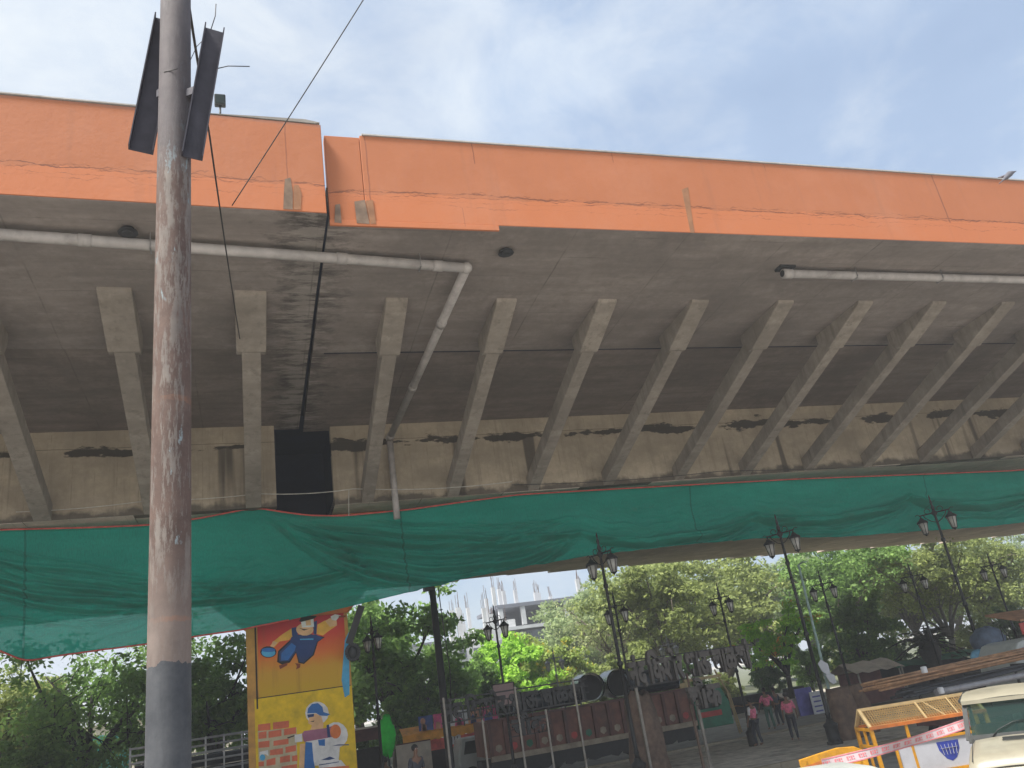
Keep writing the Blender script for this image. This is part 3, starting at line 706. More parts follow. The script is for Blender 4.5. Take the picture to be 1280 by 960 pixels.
Yn = 26.72 + .18 + fold + cz*np.clip(T/.12, 0, 1) + ripple + belly*.75 - push*.6
Yn[:, 0] = 26.76
verts = np.stack([X, Yn, Z], -1).reshape(-1, 3)
NO = Vector((0, 26.76, 9.8))
ii, jj = np.meshgrid(np.arange(NX-1), np.arange(NZ-1), indexing='ij'); a_ = (ii*NZ+jj).ravel()
faces = np.stack([a_, a_+NZ, a_+NZ+1, a_+1], -1)
net = thing('safety_net', 'long green shade net sagging below the flyover struts with a red hem', 'net', NO)
s = MB(NO); s.add([tuple(v) for v in verts], [tuple(f) for f in faces], 0, True); s.build('net_sheet', 'green_net', net)
s = MB(NO); s.tube([(xs[i], Yn[i, 0]-.01, zt_[i, 0]+.01) for i in range(0, NX, 4)], .028, 5); s.build('top_hem', 'red_hem', net)
s = MB(NO); k = [i for i in range(NX) if -9 < xs[i] < 1.0]; s.tube([(xs[i], Yn[i, -1]-.01, zb_[i, -1]) for i in k], .026, 5); s.build('bottom_hem', 'red_hem', net)
s = MB(NO); s.tube([(xs[i], Yn[i, -1]-.01, zb_[i, -1]) for i in range(k[-1], NX, 2)], .012, 5); s.build('bottom_rope', 'green_net', net)
# ropes that hold it
def rope(name, pts, r, mat, label, cat, group=None):
    o0 = Vector(pts[0]); s = MB(o0); s.tube(pts, r, 6); o = s.build(name, mat); o.location = o0; return tag(o, label, cat, group)
def sag(a, b, d, n=14):
    a, b = Vector(a), Vector(b); return [a+(b-a)*i/n-Vector((0, 0, 4*d*(i/n)*(1-i/n))) for i in range(n+1)]
rope('support_rope', sag(at(322, 617, 26.3), at(442, 611, 26.3), .08) + sag(at(442, 611, 26.3), at(640, 602, 26.3), .12)[1:], .014, 'pale_rope', 'pale rope strung across the dark joint opening above the net', 'rope')
rope('support_rope', sag(at(640, 606, 26.3), at(900, 589, 26.3), .1)+sag(at(900, 589, 26.3), at(1279, 572, 26.3), .1)[1:], .012, 'wire', 'dark rope along the foot of the struts above the right part of the net', 'rope')
rope('support_rope', sag(at(20, 640, 26.2), at(190, 625, 26.2), .06)+sag(at(190, 625, 26.2), at(322, 617, 26.2), .06)[1:], .012, 'pale_rope', 'thin rope above the net at the far left struts', 'rope')
rope('tie_wire', [at(436, 612, 26.3), at(436, 645, 26.3)], .012, 'pale_rope', 'short upright wire tying the net beside the joint opening', 'wire')

# ================================================================== rusty pole with brackets
pc = CAM + ray(215, 480)*(4.3/ray(215, 480).dot(HEAD)); PX, PY = pc.x, pc.y
pole = thing('rusty_pole', 'tall rusty steel pole with peeling grey paint in the foreground', 'pole', (PX, PY, 0))
s = MB(); s.tube([(0, 0, z) for z in (0, 2, 3.62, 5, 6.6, 8.0, 9.2)], [.110, .109, .108, .106, .104, .102, .10], 40); s.build('shaft', 'rusty_pole', pole)
s = MB(); s.tube([(0, 0, 0), (0, 0, .04)], .22, 24); s.build('base_plate', 'channel_steel', pole)
def channel(p0, p1, w, dep):
    p0, p1 = Vector(p0), Vector(p1); s = MB((PX, PY, 0)); ax = (p1-p0).normalized()
    side = Vector((1, .12, 0)); side = (side - ax*side.dot(ax)).normalized(); nrm = ax.cross(side).normalized()
    if nrm.y > 0: nrm = -nrm
    s.bar(p0, p1, w, .008, nrm)
    for k in (-1, 1): q = side*k*(w/2-.004)+nrm*(dep/2+.003); s.bar(p0+q, p1+q, .008, dep, nrm)
    return s.build('channel_bracket', 'channel_steel', pole)
def pp_(x, y, d): v = ray(x, y); return CAM + v*(d/v.dot(HEAD))
b1 = channel(pp_(176, 190, 4.36), pp_(208, 26, 4.36), .155, .055)
b2 = channel(pp_(240, 198, 4.26), pp_(268, 38, 4.26), .13, .055)
s = MB((PX, PY, 0)); q = pp_(200, 120, 4.34); s.bar(q, Vector((PX-.02, PY, q.z)), .06, .06); s.build('weld_tab', 'channel_steel', b1)
s = MB((PX, PY, 0)); q = pp_(247, 115, 4.27); s.bar(q, Vector((PX+.02, PY, q.z)), .06, .06); s.build('weld_tab', 'channel_steel', b2)
def lw(pts, r): s = MB((PX, PY, 0)); s.tube(pts, r, 5); s.build('loose_wire', 'wire', pole)
lw([pp_(222, 86, 4.19), pp_(205, 90, 4.2)], .003); lw([pp_(270, 86, 4.25), pp_(285, 82.5, 4.25), pp_(312, 83, 4.25)], .0035)
lw([pp_(262, 42, 4.26), pp_(269, 20, 4.26), pp_(270, 5, 4.26)], .0035); lw([pp_(238, 75, 4.3), pp_(246, 58, 4.3), pp_(258, 46, 4.27)], .0025)
# overhead cables
rope('overhead_cable', sag(at(510, -90, 11), at(290, 257, 14.45), .04), .012, 'wire', 'black cable slanting down from the sky to the parapet foot left of the joint', 'cable')
rope('hanging_wire', sag(pp_(232, -20, 4.45), at(262, 170, 9), .02)[:-1]+sag(at(262, 170, 9), at(300, 425, 19.5), .1)[:-1]+sag(at(300, 425, 19.5), at(322, 575, 26), .1), .012, 'wire', 'thin black wire hanging beside the rusty pole down to the struts', 'wire')
# flood lamp on the parapet and the bird
p = at(275, 137, 14.6)
t = thing('floodlight', 'small dark floodlight standing on the left parapet', 'floodlight', (p.x, p.y+.1, 15.63))
s = MB(); s.tube([(0, 0, -.1), (0, 0, .34)], .022, 8); s.build('stem', 'black_iron', t)
s = MB(); s.box((0, 0, .47), (.23, .12, .27), Matrix.Rotation(R(12), 3, 'X')); s.build('lamp_head', 'dark_trim', t, .02)
s = MB(); s.box((0, -.068, .47), (.18, .006, .2), Matrix.Rotation(R(12), 3, 'X')); s.build('lamp_glass', 'car_glass', t)
p = at(1262, 219, 13.9)
bird = thing('bird', 'small grey bird flying just above the right end of the parapet', 'bird', p)
D = lambda px, py: at(px, py, 13.9)-p
s = MB(); s.tube([D(1248.6, 230), D(1254, 225), D(1258, 221.5), D(1262, 217.5), D(1265.5, 215.5), D(1267, 214.8)], [.008, .02, .07, .085, .045, .01], 10); s.build('body', 'bird_grey', bird)
a, b, c = D(1261, 218), D(1266, 215), D(1271, 213.6); s = MB(); s.prism([a+Vector((-.05, 0, -.05)), b+Vector((0, 0, -.06)), c, b+Vector((0, 0, .03)), a+Vector((0, 0, .05))], (.01, .05, 0)); s.build('wing', 'bird_grey', bird)
s = MB(); s.prism([a+Vector((-.05, 0, 0)), b+Vector((-.05, .25, -.02)), c+Vector((-.2, .45, .08)), b+Vector((-.2, .3, .0))], (.0, .0, .02)); s.build('wing', 'bird_grey', bird)
# ================================================================== lamp posts
def lantern_parts(root, x, z, k=1.0, pale=False):
    m_iron = 'grey_steel' if pale else 'black_iron'
    s = MB((0, 0, 0)); n = 6
    # tapered glass body hanging with the wide end up
    s.lathe((x, 0, z), [(.085*k, -.52*k), (.165*k, -.12*k)], n); g = s.build('lantern_glass', 'lantern_glass', root)
    s = MB()
    for i in range(n):
        a = 2*math.pi*i/n
        s.bar((x+.087*k*math.cos(a), .087*k*math.sin(a), z-.52*k), (x+.168*k*math.cos(a), .168*k*math.sin(a), z-.12*k), .016*k, .016*k)
    s.lathe((x, 0, z), [(.0, -.60*k), (.03*k, -.58*k), (.05*k, -.55*k), (.095*k, -.53*k), (.095*k, -.51*k)], n)
    s.lathe((x, 0, z), [(.19*k, -.13*k), (.2*k, -.10*k), (.17*k, -.06*k), (.09*k, .0), (.07*k, .04*k), (.02*k, .08*k), (.03*k, .1*k), (.0, .13*k)], 10)
    s.build('lantern_frame', m_iron, g)
def make_lamp(name, label, cat, h, k=1.0, arm=.5, pale=False, group=None):
    m_iron = 'grey_steel' if pale else 'black_iron'
    r = thing(name, label, cat, (0, 0, 0), 0, group)
    s = MB(); z0 = 0
    s.lathe((0, 0, 0), [(.07*k, .9), (.065*k, 1.0), (.085*k, 1.05), (.06*k, 1.1), (.055*k, h*.45), (.085*k, h*.452), (.085*k, h*.465), (.055*k, h*.47), (.045*k, h-1.75*k), (.075*k, h-1.7*k), (.075*k, h-1.62*k), (.045*k, h-1.6*k), (.04*k, h-.8*k), (.1*k, h-.72*k), (.1*k, h-.66*k), (.045*k, h-.6*k)], 12)
    s.build('pole', m_iron, r)
    s = MB(); s.lathe((0, 0, 0), [(.24*k, 0), (.24*k, .18), (.2*k, .2), (.2*k, .62), (.22*k, .66), (.22*k, .72), (.12*k, .8), (.09*k, .9)], 8); s.build('pedestal', m_iron, r)
    s = MB(); s.lathe((0, 0, 0), [(.045*k, h-.6*k), (.07*k, h-.5*k), (.035*k, h-.4*k), (.05*k, h-.3*k), (.02*k, h-.2*k), (.03*k, h-.12*k), (.0, h)], 8); s.build('finial', m_iron, r)
    s = MB(); za = h-.70*k
    s.tube([(-arm-.04, 0, za+.02), (-arm*.5, 0, za+.02), (arm*.5, 0, za+.02), (arm+.04, 0, za+.02)], .024*k, 8)
    for sg in (-1, 1):
        s.tube([(sg*.04, 0, za-.32*k), (sg*arm*.35, 0, za-.26*k), (sg*arm*.7, 0, za-.1*k), (sg*arm*.8, 0, za+.02)], .016*k, 6)
        pts = [(sg*(arm*.45+.1*k*math.cos(a)), 0, za+.12*k+.09*k*math.sin(a)) for a in np.linspace(-1.57, 3.6, 12)]; s.tube(pts, .012*k, 5)
        s.tube([(sg*arm, 0, za+.02), (sg*(arm+.1), 0, za+.08*k), (sg*(arm+.2), 0, za+.05*k)], .012*k, 5)
    s.build('cross_arm', m_iron, r)
    for sg in (-1, 1): lantern_parts(r, sg*arm, za-.13*k, k, pale)
    return r
GL1, GL2 = 'twin lantern posts along the front of the median', 'twin lantern posts in the row behind'
h1 = 8.16
big = make_lamp('lamp_post', '', 'lamp post', h1, 1.12, .56, group=GL1)
for i, ((px, py), rz, lab) in enumerate(zip(((745, 665), (968, 642), (1160, 618)), (-74, -68, -62), (
        'tall black twin lantern post in front of the red brown truck, touching the net', 'tall black twin lantern post right of the Devanagari sign, its finial against the net', 'tall black twin lantern post furthest right, standing behind the load of bamboo rods'))):
    o = big if i == 0 else copy_tree(big); q = at(px, py, 25.9); o.location = (q.x, 25.9, .12 + q.z-h1-.12); o.rotation_euler = (0, 0, R(rz)); o['label'] = lab
h2 = 6.45
row = make_lamp('lamp_post', '', 'lamp post', h2, .92, .44, group=GL2)
labs = ['black twin lantern post just right of the painted pier', 'black twin lantern post before the bright green tree, above the pinkish board', 'black twin lantern post half hidden behind the tall post at the truck',
        'black twin lantern post rising behind the Devanagari letters of the right sign', 'black twin lantern post beside the pale teal mast', 'black twin lantern post directly above the spiky dark palm', 'black twin lantern post at the far right edge beside the blue wrapped load']
for i, ((px, py), lab) in enumerate(zip(((463, 768), (616, 755), (765, 738), (895, 728), (1022, 712), (1134, 703), (1233, 690)), labs)):
    o = row if i == 0 else copy_tree(row); q = at(px, py, 30); o.location = (q.x, 30, q.z-h2); o.rotation_euler = (0, 0, R((-72, -60, -66, -70, -58, -52, -70)[i])); o['label'] = lab
pw = make_lamp('lamp_post', '', 'lamp post', 6.2, 1.05, .48, True, 'faint pale lantern posts among the trees')
for i, ((px, py), lab) in enumerate(zip(((690, 808), (524, 845), (832, 792)), ('faint pale lantern post among olive trees above the left sign', 'faint pale lantern post before the dark trees above the blue poster', 'faint pale lantern post among the trees left of the right sign'))):
    o = pw if i == 0 else copy_tree(pw); q = at(px, py, 50.5); o.location = (q.x, 50.5, q.z-6.2); o.rotation_euler = (0, 0, R(-40)); o['label'] = lab
q = at(540, 735, 27.6)
t = thing('plain_pole', 'plain black pole without lanterns running up behind the net, a loose cable beside it', 'pole', (q.x, 27.6, .12))
s = MB(); s.lathe((0, 0, 0), [(.16, 0), (.16, .9), (.13, .95), (.125, 3.2), (.15, 3.22), (.15, 3.3), (.125, 3.32), (.10, 8.2)], 14); s.build('pole', 'black_iron', t)
s = MB(); s.box((-.12, 0, q.z-.14), (.34, .3, .12)); s.build('bracket', 'black_iron', t)
s = MB(); s.tube([(.2, -.05, q.z-.1), (.24, -.05, 5.5), (.3, -.05, 4.2), (.22, -.05, 3.2)], .018, 5); s.build('loose_cable', 'wire', t)
# pale teal mast with white cloths
a, b = at(998, 706, 27), at(1036, 862, 27)
t = thing('teal_mast', 'slim pale teal mast leaning beside a lantern post', 'mast', (b.x, 27, 0))
s = MB((b.x, 27, 0)); s.tube([(b.x+.05, 27, .1), b, a], [.06, .055, .045], 10); s.build('mast', 'teal_pole', t)
s = MB((b.x, 27, 0)); s.tube([a, a+Vector((0, -.3, .05)), a+Vector((0, -.5, .02))], .03, 6); s.build('arm', 'teal_pole', t)
q = at(1034, 838, 26.8)
s = MB(q); rg = random.Random(4)
for k, (dx, dz, w, h) in enumerate(((-.1, .12, .42, .5), (.08, -.28, .36, .42))):
    s.prism([(q.x+dx-w/2, q.y+.02*k, q.z+dz+h*.3), (q.x+dx-.05, q.y+.02*k, q.z+dz+h*.55), (q.x+dx+w/2, q.y+.02*k, q.z+dz+h*.2), (q.x+dx+w*.4, q.y-.05, q.z+dz-h*.4), (q.x+dx, q.y-.06, q.z+dz-h*.5), (q.x+dx-w*.35, q.y-.04, q.z+dz-h*.25)], (0, .03, 0))
o = s.build('white_cloth', 'cloth_white'); o.location = q; tag(o, 'crumpled white cloths tied to the pale teal mast', 'cloth')

# ================================================================== Devanagari letter signs
def text_mesh(name, body, size, mat, parent, loc, depth=.03, bold=0.0, sx=1.0, rz=0, lattice=False):
    c = bpy.data.curves.new(name, 'FONT'); c.body = body; c.size = size; c.extrude = depth; c.offset = bold; c.resolution_u = 2
    o = bpy.data.objects.new(name, c); COL.objects.link(o); dg = bpy.context.evaluated_depsgraph_get(); dg.update()
    me = bpy.data.meshes.new_from_object(o.evaluated_get(dg)); COL.objects.unlink(o); bpy.data.objects.remove(o)
    mt = Matrix.Rotation(R(90), 4, 'X'); me.transform(Matrix.Diagonal((sx, 1, 1, 1))); me.transform(mt); me.materials.clear(); me.materials.append(M[mat])
    o = bpy.data.objects.new(name, me); COL.objects.link(o); o.parent = parent; o.location = loc; o.rotation_euler = (0, 0, rz); return o
def width(o): xs_ = [v.co.x for v in o.data.vertices]; return min(xs_), max(xs_)
def fit(o, x0, x1):
    a, b = width(o); k = (x1-x0)/max(b-a, 1e-3); o.data.transform(Matrix.Translation((-a, 0, 0))); o.data.transform(Matrix.Diagonal((k, 1, 1, 1))); o.location.x = x0
LINE1 = '\u0928\u0902\u0926 \u093f\u0915\u0936\u094b\u0930 \u092d\u093e\u090a \u091a\u093e\u0933\u0916\u093e\u0902'
LINE2 = '\u091a\u094c\u0915'
SY = 26.25
# right sign
a, b = at(785, 838, SY), at(941, 836, SY)
x0, x1 = a.x, b.x; O = Vector((x0, SY, .12))
t = thing('letter_sign', 'large grey Devanagari letter sign on rods, over the rear of the truck', 'sign', O)
ztop, zbase = 3.66, 3.02
o = text_mesh('lettering', LINE1, 1.08, 'letter_steel', t, (0, 0, zbase-.14), .09, .05); fit(o, 0, x1-x0)
o = text_mesh('lettering', LINE2, 1.0, 'letter_steel', t, (1.55, 0, 1.98-.12), .09, .05); fit(o, 2.0, 3.25)
s = MB(O); s.bar((x0-.1, SY, 3.78), (x1+.2, SY, 3.72), .04, .04); s.bar((x0-.1, SY, 2.93), (x0+1.9, SY, 2.93), .05, .05); s.build('rail', 'lattice_black', t)
for px, z1 in ((798, 2.95), (871, 2.2)):
    q = at(px, 870, SY); s = MB(O); s.bar((q.x, SY+.09, .12), (q.x, SY+.09, z1), .085, .085); s.build('post', 'post_steel', t)
q = at(866, 870, SY); s = MB(O); s.bar((q.x, SY+.1, 2.1), (q.x, SY+.1, 3.1), .05, .05); s.bar((q.x-.1, SY+.1, .12), (q.x-.1, SY+.1, 2.1), .07, .07); s.build('post', 'bark_brown', t)
# left sign, a lattice of thinner letters
a, b = at(553, 888, SY), at(736, 872, SY); x0, x1 = a.x, b.x; O = Vector((x0, SY, .12))
t = thing('letter_sign', 'thin black Devanagari letter sign in a rod lattice left of the tall post', 'sign', O)
o = text_mesh('lettering', LINE1, .74, 'lattice_black', t, (0, 0, 2.70), .05, .028); fit(o, 0, x1-x0-.1)
o = text_mesh('lettering', LINE2, .72, 'lattice_black', t, (2.6, 0, 1.95), .05, .025)
a = at(640, 915, SY); b = at(686, 910, SY); fit(o, a.x-x0, b.x-x0)
s = MB(O)
for zz in (3.42, 3.19, 3.0, 2.76): s.bar((x0-.05, SY+.04, zz), (x1+.05, SY+.04, zz), .045, .045)
for zz in (2.46, 2.26, 2.06): s.bar((a.x-.1, SY+.04, zz), (b.x+.1, SY+.04, zz), .025, .025)
for i in range(26):
    xx = x0+(x1-x0)*(i+.5)/26; s.bar((xx, SY+.05, 2.76 if i % 3 else 2.6), (xx, SY+.05, 3.19), .035, .035)
s.build('rail', 'lattice_black', t)
for px in (557, 603, 649, 724, 684):
    q = at(px, 905, SY); s = MB(O); z1 = 3.5 if px in (557, 649, 724) else 2.7
    s.bar((q.x, SY-.05, .12), (q.x, SY-.05, z1), .055, .055); s.build('post', 'post_steel', t)
q = at(630, 868, 29.8); t = thing('notice_board', 'plain pinkish square board fixed low on a lantern post above the left sign', 'board', (q.x, 29.8, q.z))
s = MB(); s.box((0, 0, 0), (.78, .03, .72)); s.build('board', 'board_pinkish', t); s = MB()
for a, b in (((-.4, -.02, .37), (.4, -.02, .37)), ((-.4, -.02, -.37), (.4, -.02, -.37)), ((-.4, -.02, -.37), (-.4, -.02, .37)), ((.4, -.02, -.37), (.4, -.02, .37))): s.bar(a, b, .035, .035)
s.build('board_frame', 'bark_dark', t)

# ================================================================== vehicles
def wheel(parent, c, r, w, axis='x'):
    s = MB(); n = 20; d = Vector((1, 0, 0)) if axis == 'x' else Vector((0, 1, 0)); c = Vector(c)
    s.tube([c-d*w/2, c-d*w*.4, c+d*w*.4, c+d*w/2], [r*.93, r, r, r*.93], n); wl = s.build('wheel', 'tyre', parent)
    s = MB(); s.tube([c-d*w*.53, c-d*w*.5], r*.55, 14); s.tube([c+d*w*.5, c+d*w*.53], r*.55, 14); s.build('rim', 'grey_steel', wl)
# red brown lorry parked along the bridge
TY = 34.0
xa, xb = at(612, 930, TY).x, at(868, 890, TY).x
TO = Vector((xa, TY, 0)); L = xb-xa
t = thing('lorry', 'red brown high sided lorry parked behind the letter signs', 'lorry', TO)
zb0, zt0 = 1.02, 2.36
s = MB(); s.box((L/2, 1.25, (zb0+zt0)/2+.03), (L, 2.3, zt0-zb0)); s.build('cargo_body', 'truck_red', t)
for i in range(15):
    x = .06+i*(L-.12)/14; s = MB(); s.box((x, .04, (zb0+zt0)/2+.05), (.13, .14, zt0-zb0+.06)); s.build('body_rib', 'truck_red_rib', t)
s = MB(); s.box((L/2, .02, zt0+.06), (L+.1, .2, .09)); s.build('top_rail', 'truck_red_rib', t)
s = MB(); s.box((L/2, .0, zb0-.02), (L, .2, .2)); s.build('side_board', 'truck_board', t)
rg = random.Random(5)
for i in range(14):
    x = .06+(i+.5)*(L-.12)/14; s = MB(); mm = ['truck_board', 'red_paint', 'green_paint', 'truck_board'][i % 4]
    s.prism([(x-.14, .09, 1.3), (x, .09, 1.2), (x+.14, .09, 1.3), (x+.12, .09, 1.46), (x, .09, 1.5), (x-.12, .09, 1.46)], (0, .02, 0)); o = s.build('painted_motif', mm, t)
s = MB(); s.box((L/2, 1.25, .78), (L+.4, .9, .3)); s.build('chassis', 'chassis', t)
s = MB()
for i in range(18):
    x0_ = i*L/18; s.prism([(x0_, .02, .9), (x0_+L/18, .02, .9), (x0_+L/18, .02, .35+.15*rg.random()), (x0_+L/36, .02, .28+.1*rg.random()), (x0_, .02, .36)], (0, .06, 0))
s.build('side_skirt', 'chassis', t)
for x in (1.3, 2.4, L-2.2):
    wheel(t, (x, .3, .52), .52, .3, 'y'); wheel(t, (x, 2.2, .52), .52, .3, 'y')
s = MB(); s.prism([(L+.15, .15, .7), (L+1.9, .15, .7), (L+1.9, .15, 1.6), (L+1.6, .15, 2.35), (L+.15, .15, 2.35)], (0, 2.2, 0)); cb = s.build('cab', 'green_paint', t, .04)
s = MB(); s.box((L+.85, .14, 1.75), (1.0, .02, .55)); s.build('cab_window', 'car_glass', cb)
s = MB(); s.box((L+.8, .135, 1.25), (1.2, .02, .22)); s.build('red_band', 'red_paint', cb)
# black plastic pipes lying on the lorry
def drum(p0, p1, r, label, group, cat='plastic pipe'):
    p0, p1 = Vector(p0), Vector(p1); d = (p1-p0).normalized(); t = thing('plastic_pipe', label, cat, p0, 0, group)
    s = MB(p0); n = 24; s.tube([p0, p1], r, n, cap=False); s.tube([p1, p0], r*.9, n, cap=False)
    s.build('pipe_wall', 'tank_plastic', t)
    s = MB(p0)
    for p, sg in ((p0, -1), (p1, 1)): s.tube([p+d*sg*.001, p+d*sg*.03], r*1.01, n, cap=False); s.tube([p+d*sg*.03, p+d*sg*.001], r*.88, n, cap=False)
    s.build('rim', 'tank_rim', t)
    s = MB(p0); q = p0+d*.3; s.tube([q-d*.001, q+d*.001], r*.88, n); s.build('dark_bore', 'pvc_hole', t)
GP = 'large black plastic pipes loaded on the lorry'
zc = zt0+.12
e = Vector((.18, 1.0, 0)).normalized()
for i, (px, lab) in enumerate(((742, 'large black plastic pipe end facing us on the lorry, left of its pair'), (779, 'large black plastic pipe with a bright rim, right of its pair on the lorry'))):
    q = at(px, 878, TY+.35); drum((q.x, TY+.3, zc+.60), (q.x+.35, TY+2.2, zc+.60), .60, lab, GP)
a, b = at(792, 864, TY+.6), at(846, 858, TY+.6)
drum((b.x, TY+.7, zc+.48), (a.x-.3, TY+.7, zc+.48), .48, 'large black plastic pipe lying lengthwise on the lorry behind the right sign', GP)
a, b = at(640, 880, TY+.9), at(725, 876, TY+.9)
drum((b.x, TY+1.0, zc+.4), (a.x, TY+1.0, zc+.4), .4, 'low black plastic pipe on the lorry seen through the left sign lattice', GP)
s_o = at(855, 860, TY+.7); s = MB(s_o); s.box(s_o+Vector((-.1, 0, .0)), (.42, .5, .42)); s.box(s_o+Vector((1.0, 0, .28)), (1.9, .16, .12)); o = s.build('timber_prop', 'barrier_cream'); o.location = s_o; tag(o, 'orange tan timber prop at the end of the black pipe on the lorry', 'timber')

# lorry at the left with silver rails and blue pipes
LY = 40.0; q0, q1 = at(238, 926, LY), at(311, 916, LY); LO = Vector((q0.x-2.4, LY, 0)); LL = q1.x-q0.x+2.9
t = thing('rail_lorry', 'open lorry with silver side rails left of the painted pier', 'lorry', LO)
s = MB()
for zz in (3.44, 3.16, 2.86, 2.56, 2.2): s.tube([(0, 0, zz), (LL, 0, zz)], .045, 8)
for zz in (3.44, 2.86, 2.2): s.tube([(0, 2.2, zz), (LL, 2.2, zz)], .045, 8)
s.build('side_rail', 'silver_rail', t)
for i in range(8):
    s = MB(); x = .05+i*(LL-.1)/7; s.bar((x, 0, 1.2), (x, 0, 3.5), .07, .07); s.build('rail_post', 'silver_rail', t)
s = MB(); s.box((LL/2, 1.1, 1.1), (LL, 2.4, .25)); s.build('load_bed', 'chassis', t)
s = MB(); s.box((LL/2, 1.1, .75), (LL, .9, .4)); s.build('chassis', 'chassis', t)
s = MB(); s.prism([(-2.0, .05, .6), (-.15, .05, .6), (-.15, .05, 2.7), (-1.7, .05, 2.7), (-2.0, .05, 1.7)], (0, 2.2, 0)); s.build('cab', 'truck_red', t, .05)
for x in (-1.2, LL-1.4, LL-2.5):
    wheel(t, (x, .3, .5), .5, .3, 'y'); wheel(t, (x, 1.9, .5), .5, .3, 'y')
for r_ in range(3):
    for c_ in range(4):
        y = LY+.35+c_*.5+(r_ % 2)*.22; z = 1.5+r_*.52
        o0 = Vector((LO.x+.2, y, z)); s = MB(o0); s.tube([o0, o0+Vector((LL-.3, 0, 0))], .24, 14); o = s.build('steel_pipe', 'rod_dark'); o.location = o0
        tag(o, 'dark pipe stacked on the open lorry behind its silver rails', 'pipe', 'dark pipes stacked on the railed lorry')

# cream jeep in the bottom right corner, facing the camera
jq = atz(1211, 926, 1.12); JX, JY = jq.x, jq.y
t = thing('jeep', 'cream jeep with dark framed windscreen in the bottom right corner', 'jeep', (JX, JY, 0), R(-48))
W = 1.75
s = MB(); hood = []
n = 14
for j, (yy, zc_) in enumerate(((-1.75, .80), (-1.7, .93), (-1.4, 1.0), (-.7, 1.06), (-.02, 1.10))):
    for i in range(n+1):
        u = i/n; x = u*W; crown = .06*(1-(2*u-1)**2); edge = -.1*max(0, abs(2*u-1)-.9)/.1
        hood.append((x, yy, zc_+crown+edge))
fs = [(j*(n+1)+i, j*(n+1)+i+1, (j+1)*(n+1)+i+1, (j+1)*(n+1)+i) for j in range(4) for i in range(n)]
s.add(hood, fs, 0, True); hd_ = s.build('hood', 'cream_paint', t)
s = MB(); s.box((W*.5, -.35, 1.155), (.5, .10, .03)); s.box((W*.5, -.6, 1.148), (.5, .05, .02)); s.build('air_vent', 'dark_trim', hd_)
s = MB(); s.tube([(.09, -1.7, .955), (.09, -.7, 1.095), (.09, -.05, 1.14)], .008, 5); s.build('hood_seam', 'dark_trim', hd_)
s = MB(); s.tube([(W-.09, -1.7, .955), (W-.09, -.7, 1.095), (W-.09, -.05, 1.14)], .008, 5); s.build('hood_seam', 'dark_trim', hd_)
s = MB(); s.prism([(0, -1.75, .45), (0, -1.75, .80), (0, -1.7, .86), (0, 0, .99), (0, 2.4, 1.02), (0, 2.4, .4)], (W, 0, 0)); s.build('body', 'cream_paint', t, .04)
wb, wt = Vector((0, .02, 1.12)), Vector((0, .30, 1.80))
def wp(u, v): return Vector((u*W, 0, 0)) + wb + (wt-wb)*v
s = MB()
for u0, v0, u1, v1, w in ((.0, 0, .06, 1, .09), (1, 0, .94, 1, .09), (0, .02, 1, .02, .14), (.04, .99, .96, .99, .07)): s.bar(wp(u0, v0), wp(u1, v1), w, .05, (0, -1, .3))
wf = s.build('windscreen_frame', 'dark_trim', t)
s = MB(); s.prism([wp(.05, .08), wp(.95, .08), wp(.92, .95), wp(.08, .95)], (0, .012, .0)); g = s.build('windscreen', 'clear_glass', wf)
s = MB(); s.tube([wp(.25, .04)+Vector((0, -.05, 0)), wp(.33, .22)+Vector((0, -.05, 0)), wp(.5, .38)+Vector((0, -.03, 0)), wp(.62, .40)+Vector((0, -.03, 0))], .010, 6); s.tube([wp(.7, .04)+Vector((0, -.05, 0)), wp(.8, .25)+Vector((0, -.04, 0)), wp(.92, .36)+Vector((0, -.03, 0))], .01, 6); s.build('wiper', 'black_iron', t)
s = MB(); rf = []
for j, yy in enumerate((.2, .28, 1.2, 2.4)):
    for i in range(n+1):
        u = i/n; rf.append((.06+u*(W-.12), yy, 1.80+(0, .05, .1, .07)[j]+.05*(1-(2*u-1)**2)))
s.add(rf, [(j*(n+1)+i, j*(n+1)+i+1, (j+1)*(n+1)+i+1, (j+1)*(n+1)+i) for j in range(3) for i in range(n)], 0, True)
s.box((W/2, .22, 1.80), (W-.12, .05, .07)); s.build('roof', 'cream_paint', t)
s = MB(); pts = [(W*.62+.2*math.cos(a), .55+.08*math.sin(a), 1.2+.18*math.sin(a)) for a in np.linspace(0, 2*math.pi, 18)]; s.tube(pts, .018, 6); s.build('steering_wheel', 'dark_trim', t)
s = MB(); s.box((W/2, .95, 1.05), (W-.2, .5, .5)); s.build('seat', 'stall_brown', t, .05)
s = MB()
for x in (.03, W-.03): s.bar((x, 2.3, 1.0), (x, 2.35, 1.85), .06); s.bar((x, .32, 1.82), (x, 2.35, 1.85), .05)
s.build('roof_frame', 'dark_trim', t)
for x in (.05, W-.05):
    for y in (-1.1, 1.6): wheel(t, (x, y, .36), .36, .22)
for x in (.3, W-.3):
    s = MB(); s.tube([(x, -1.79, .68), (x, -1.75, .68)], .1, 14); s.build('headlight', 'lantern_glass', t)
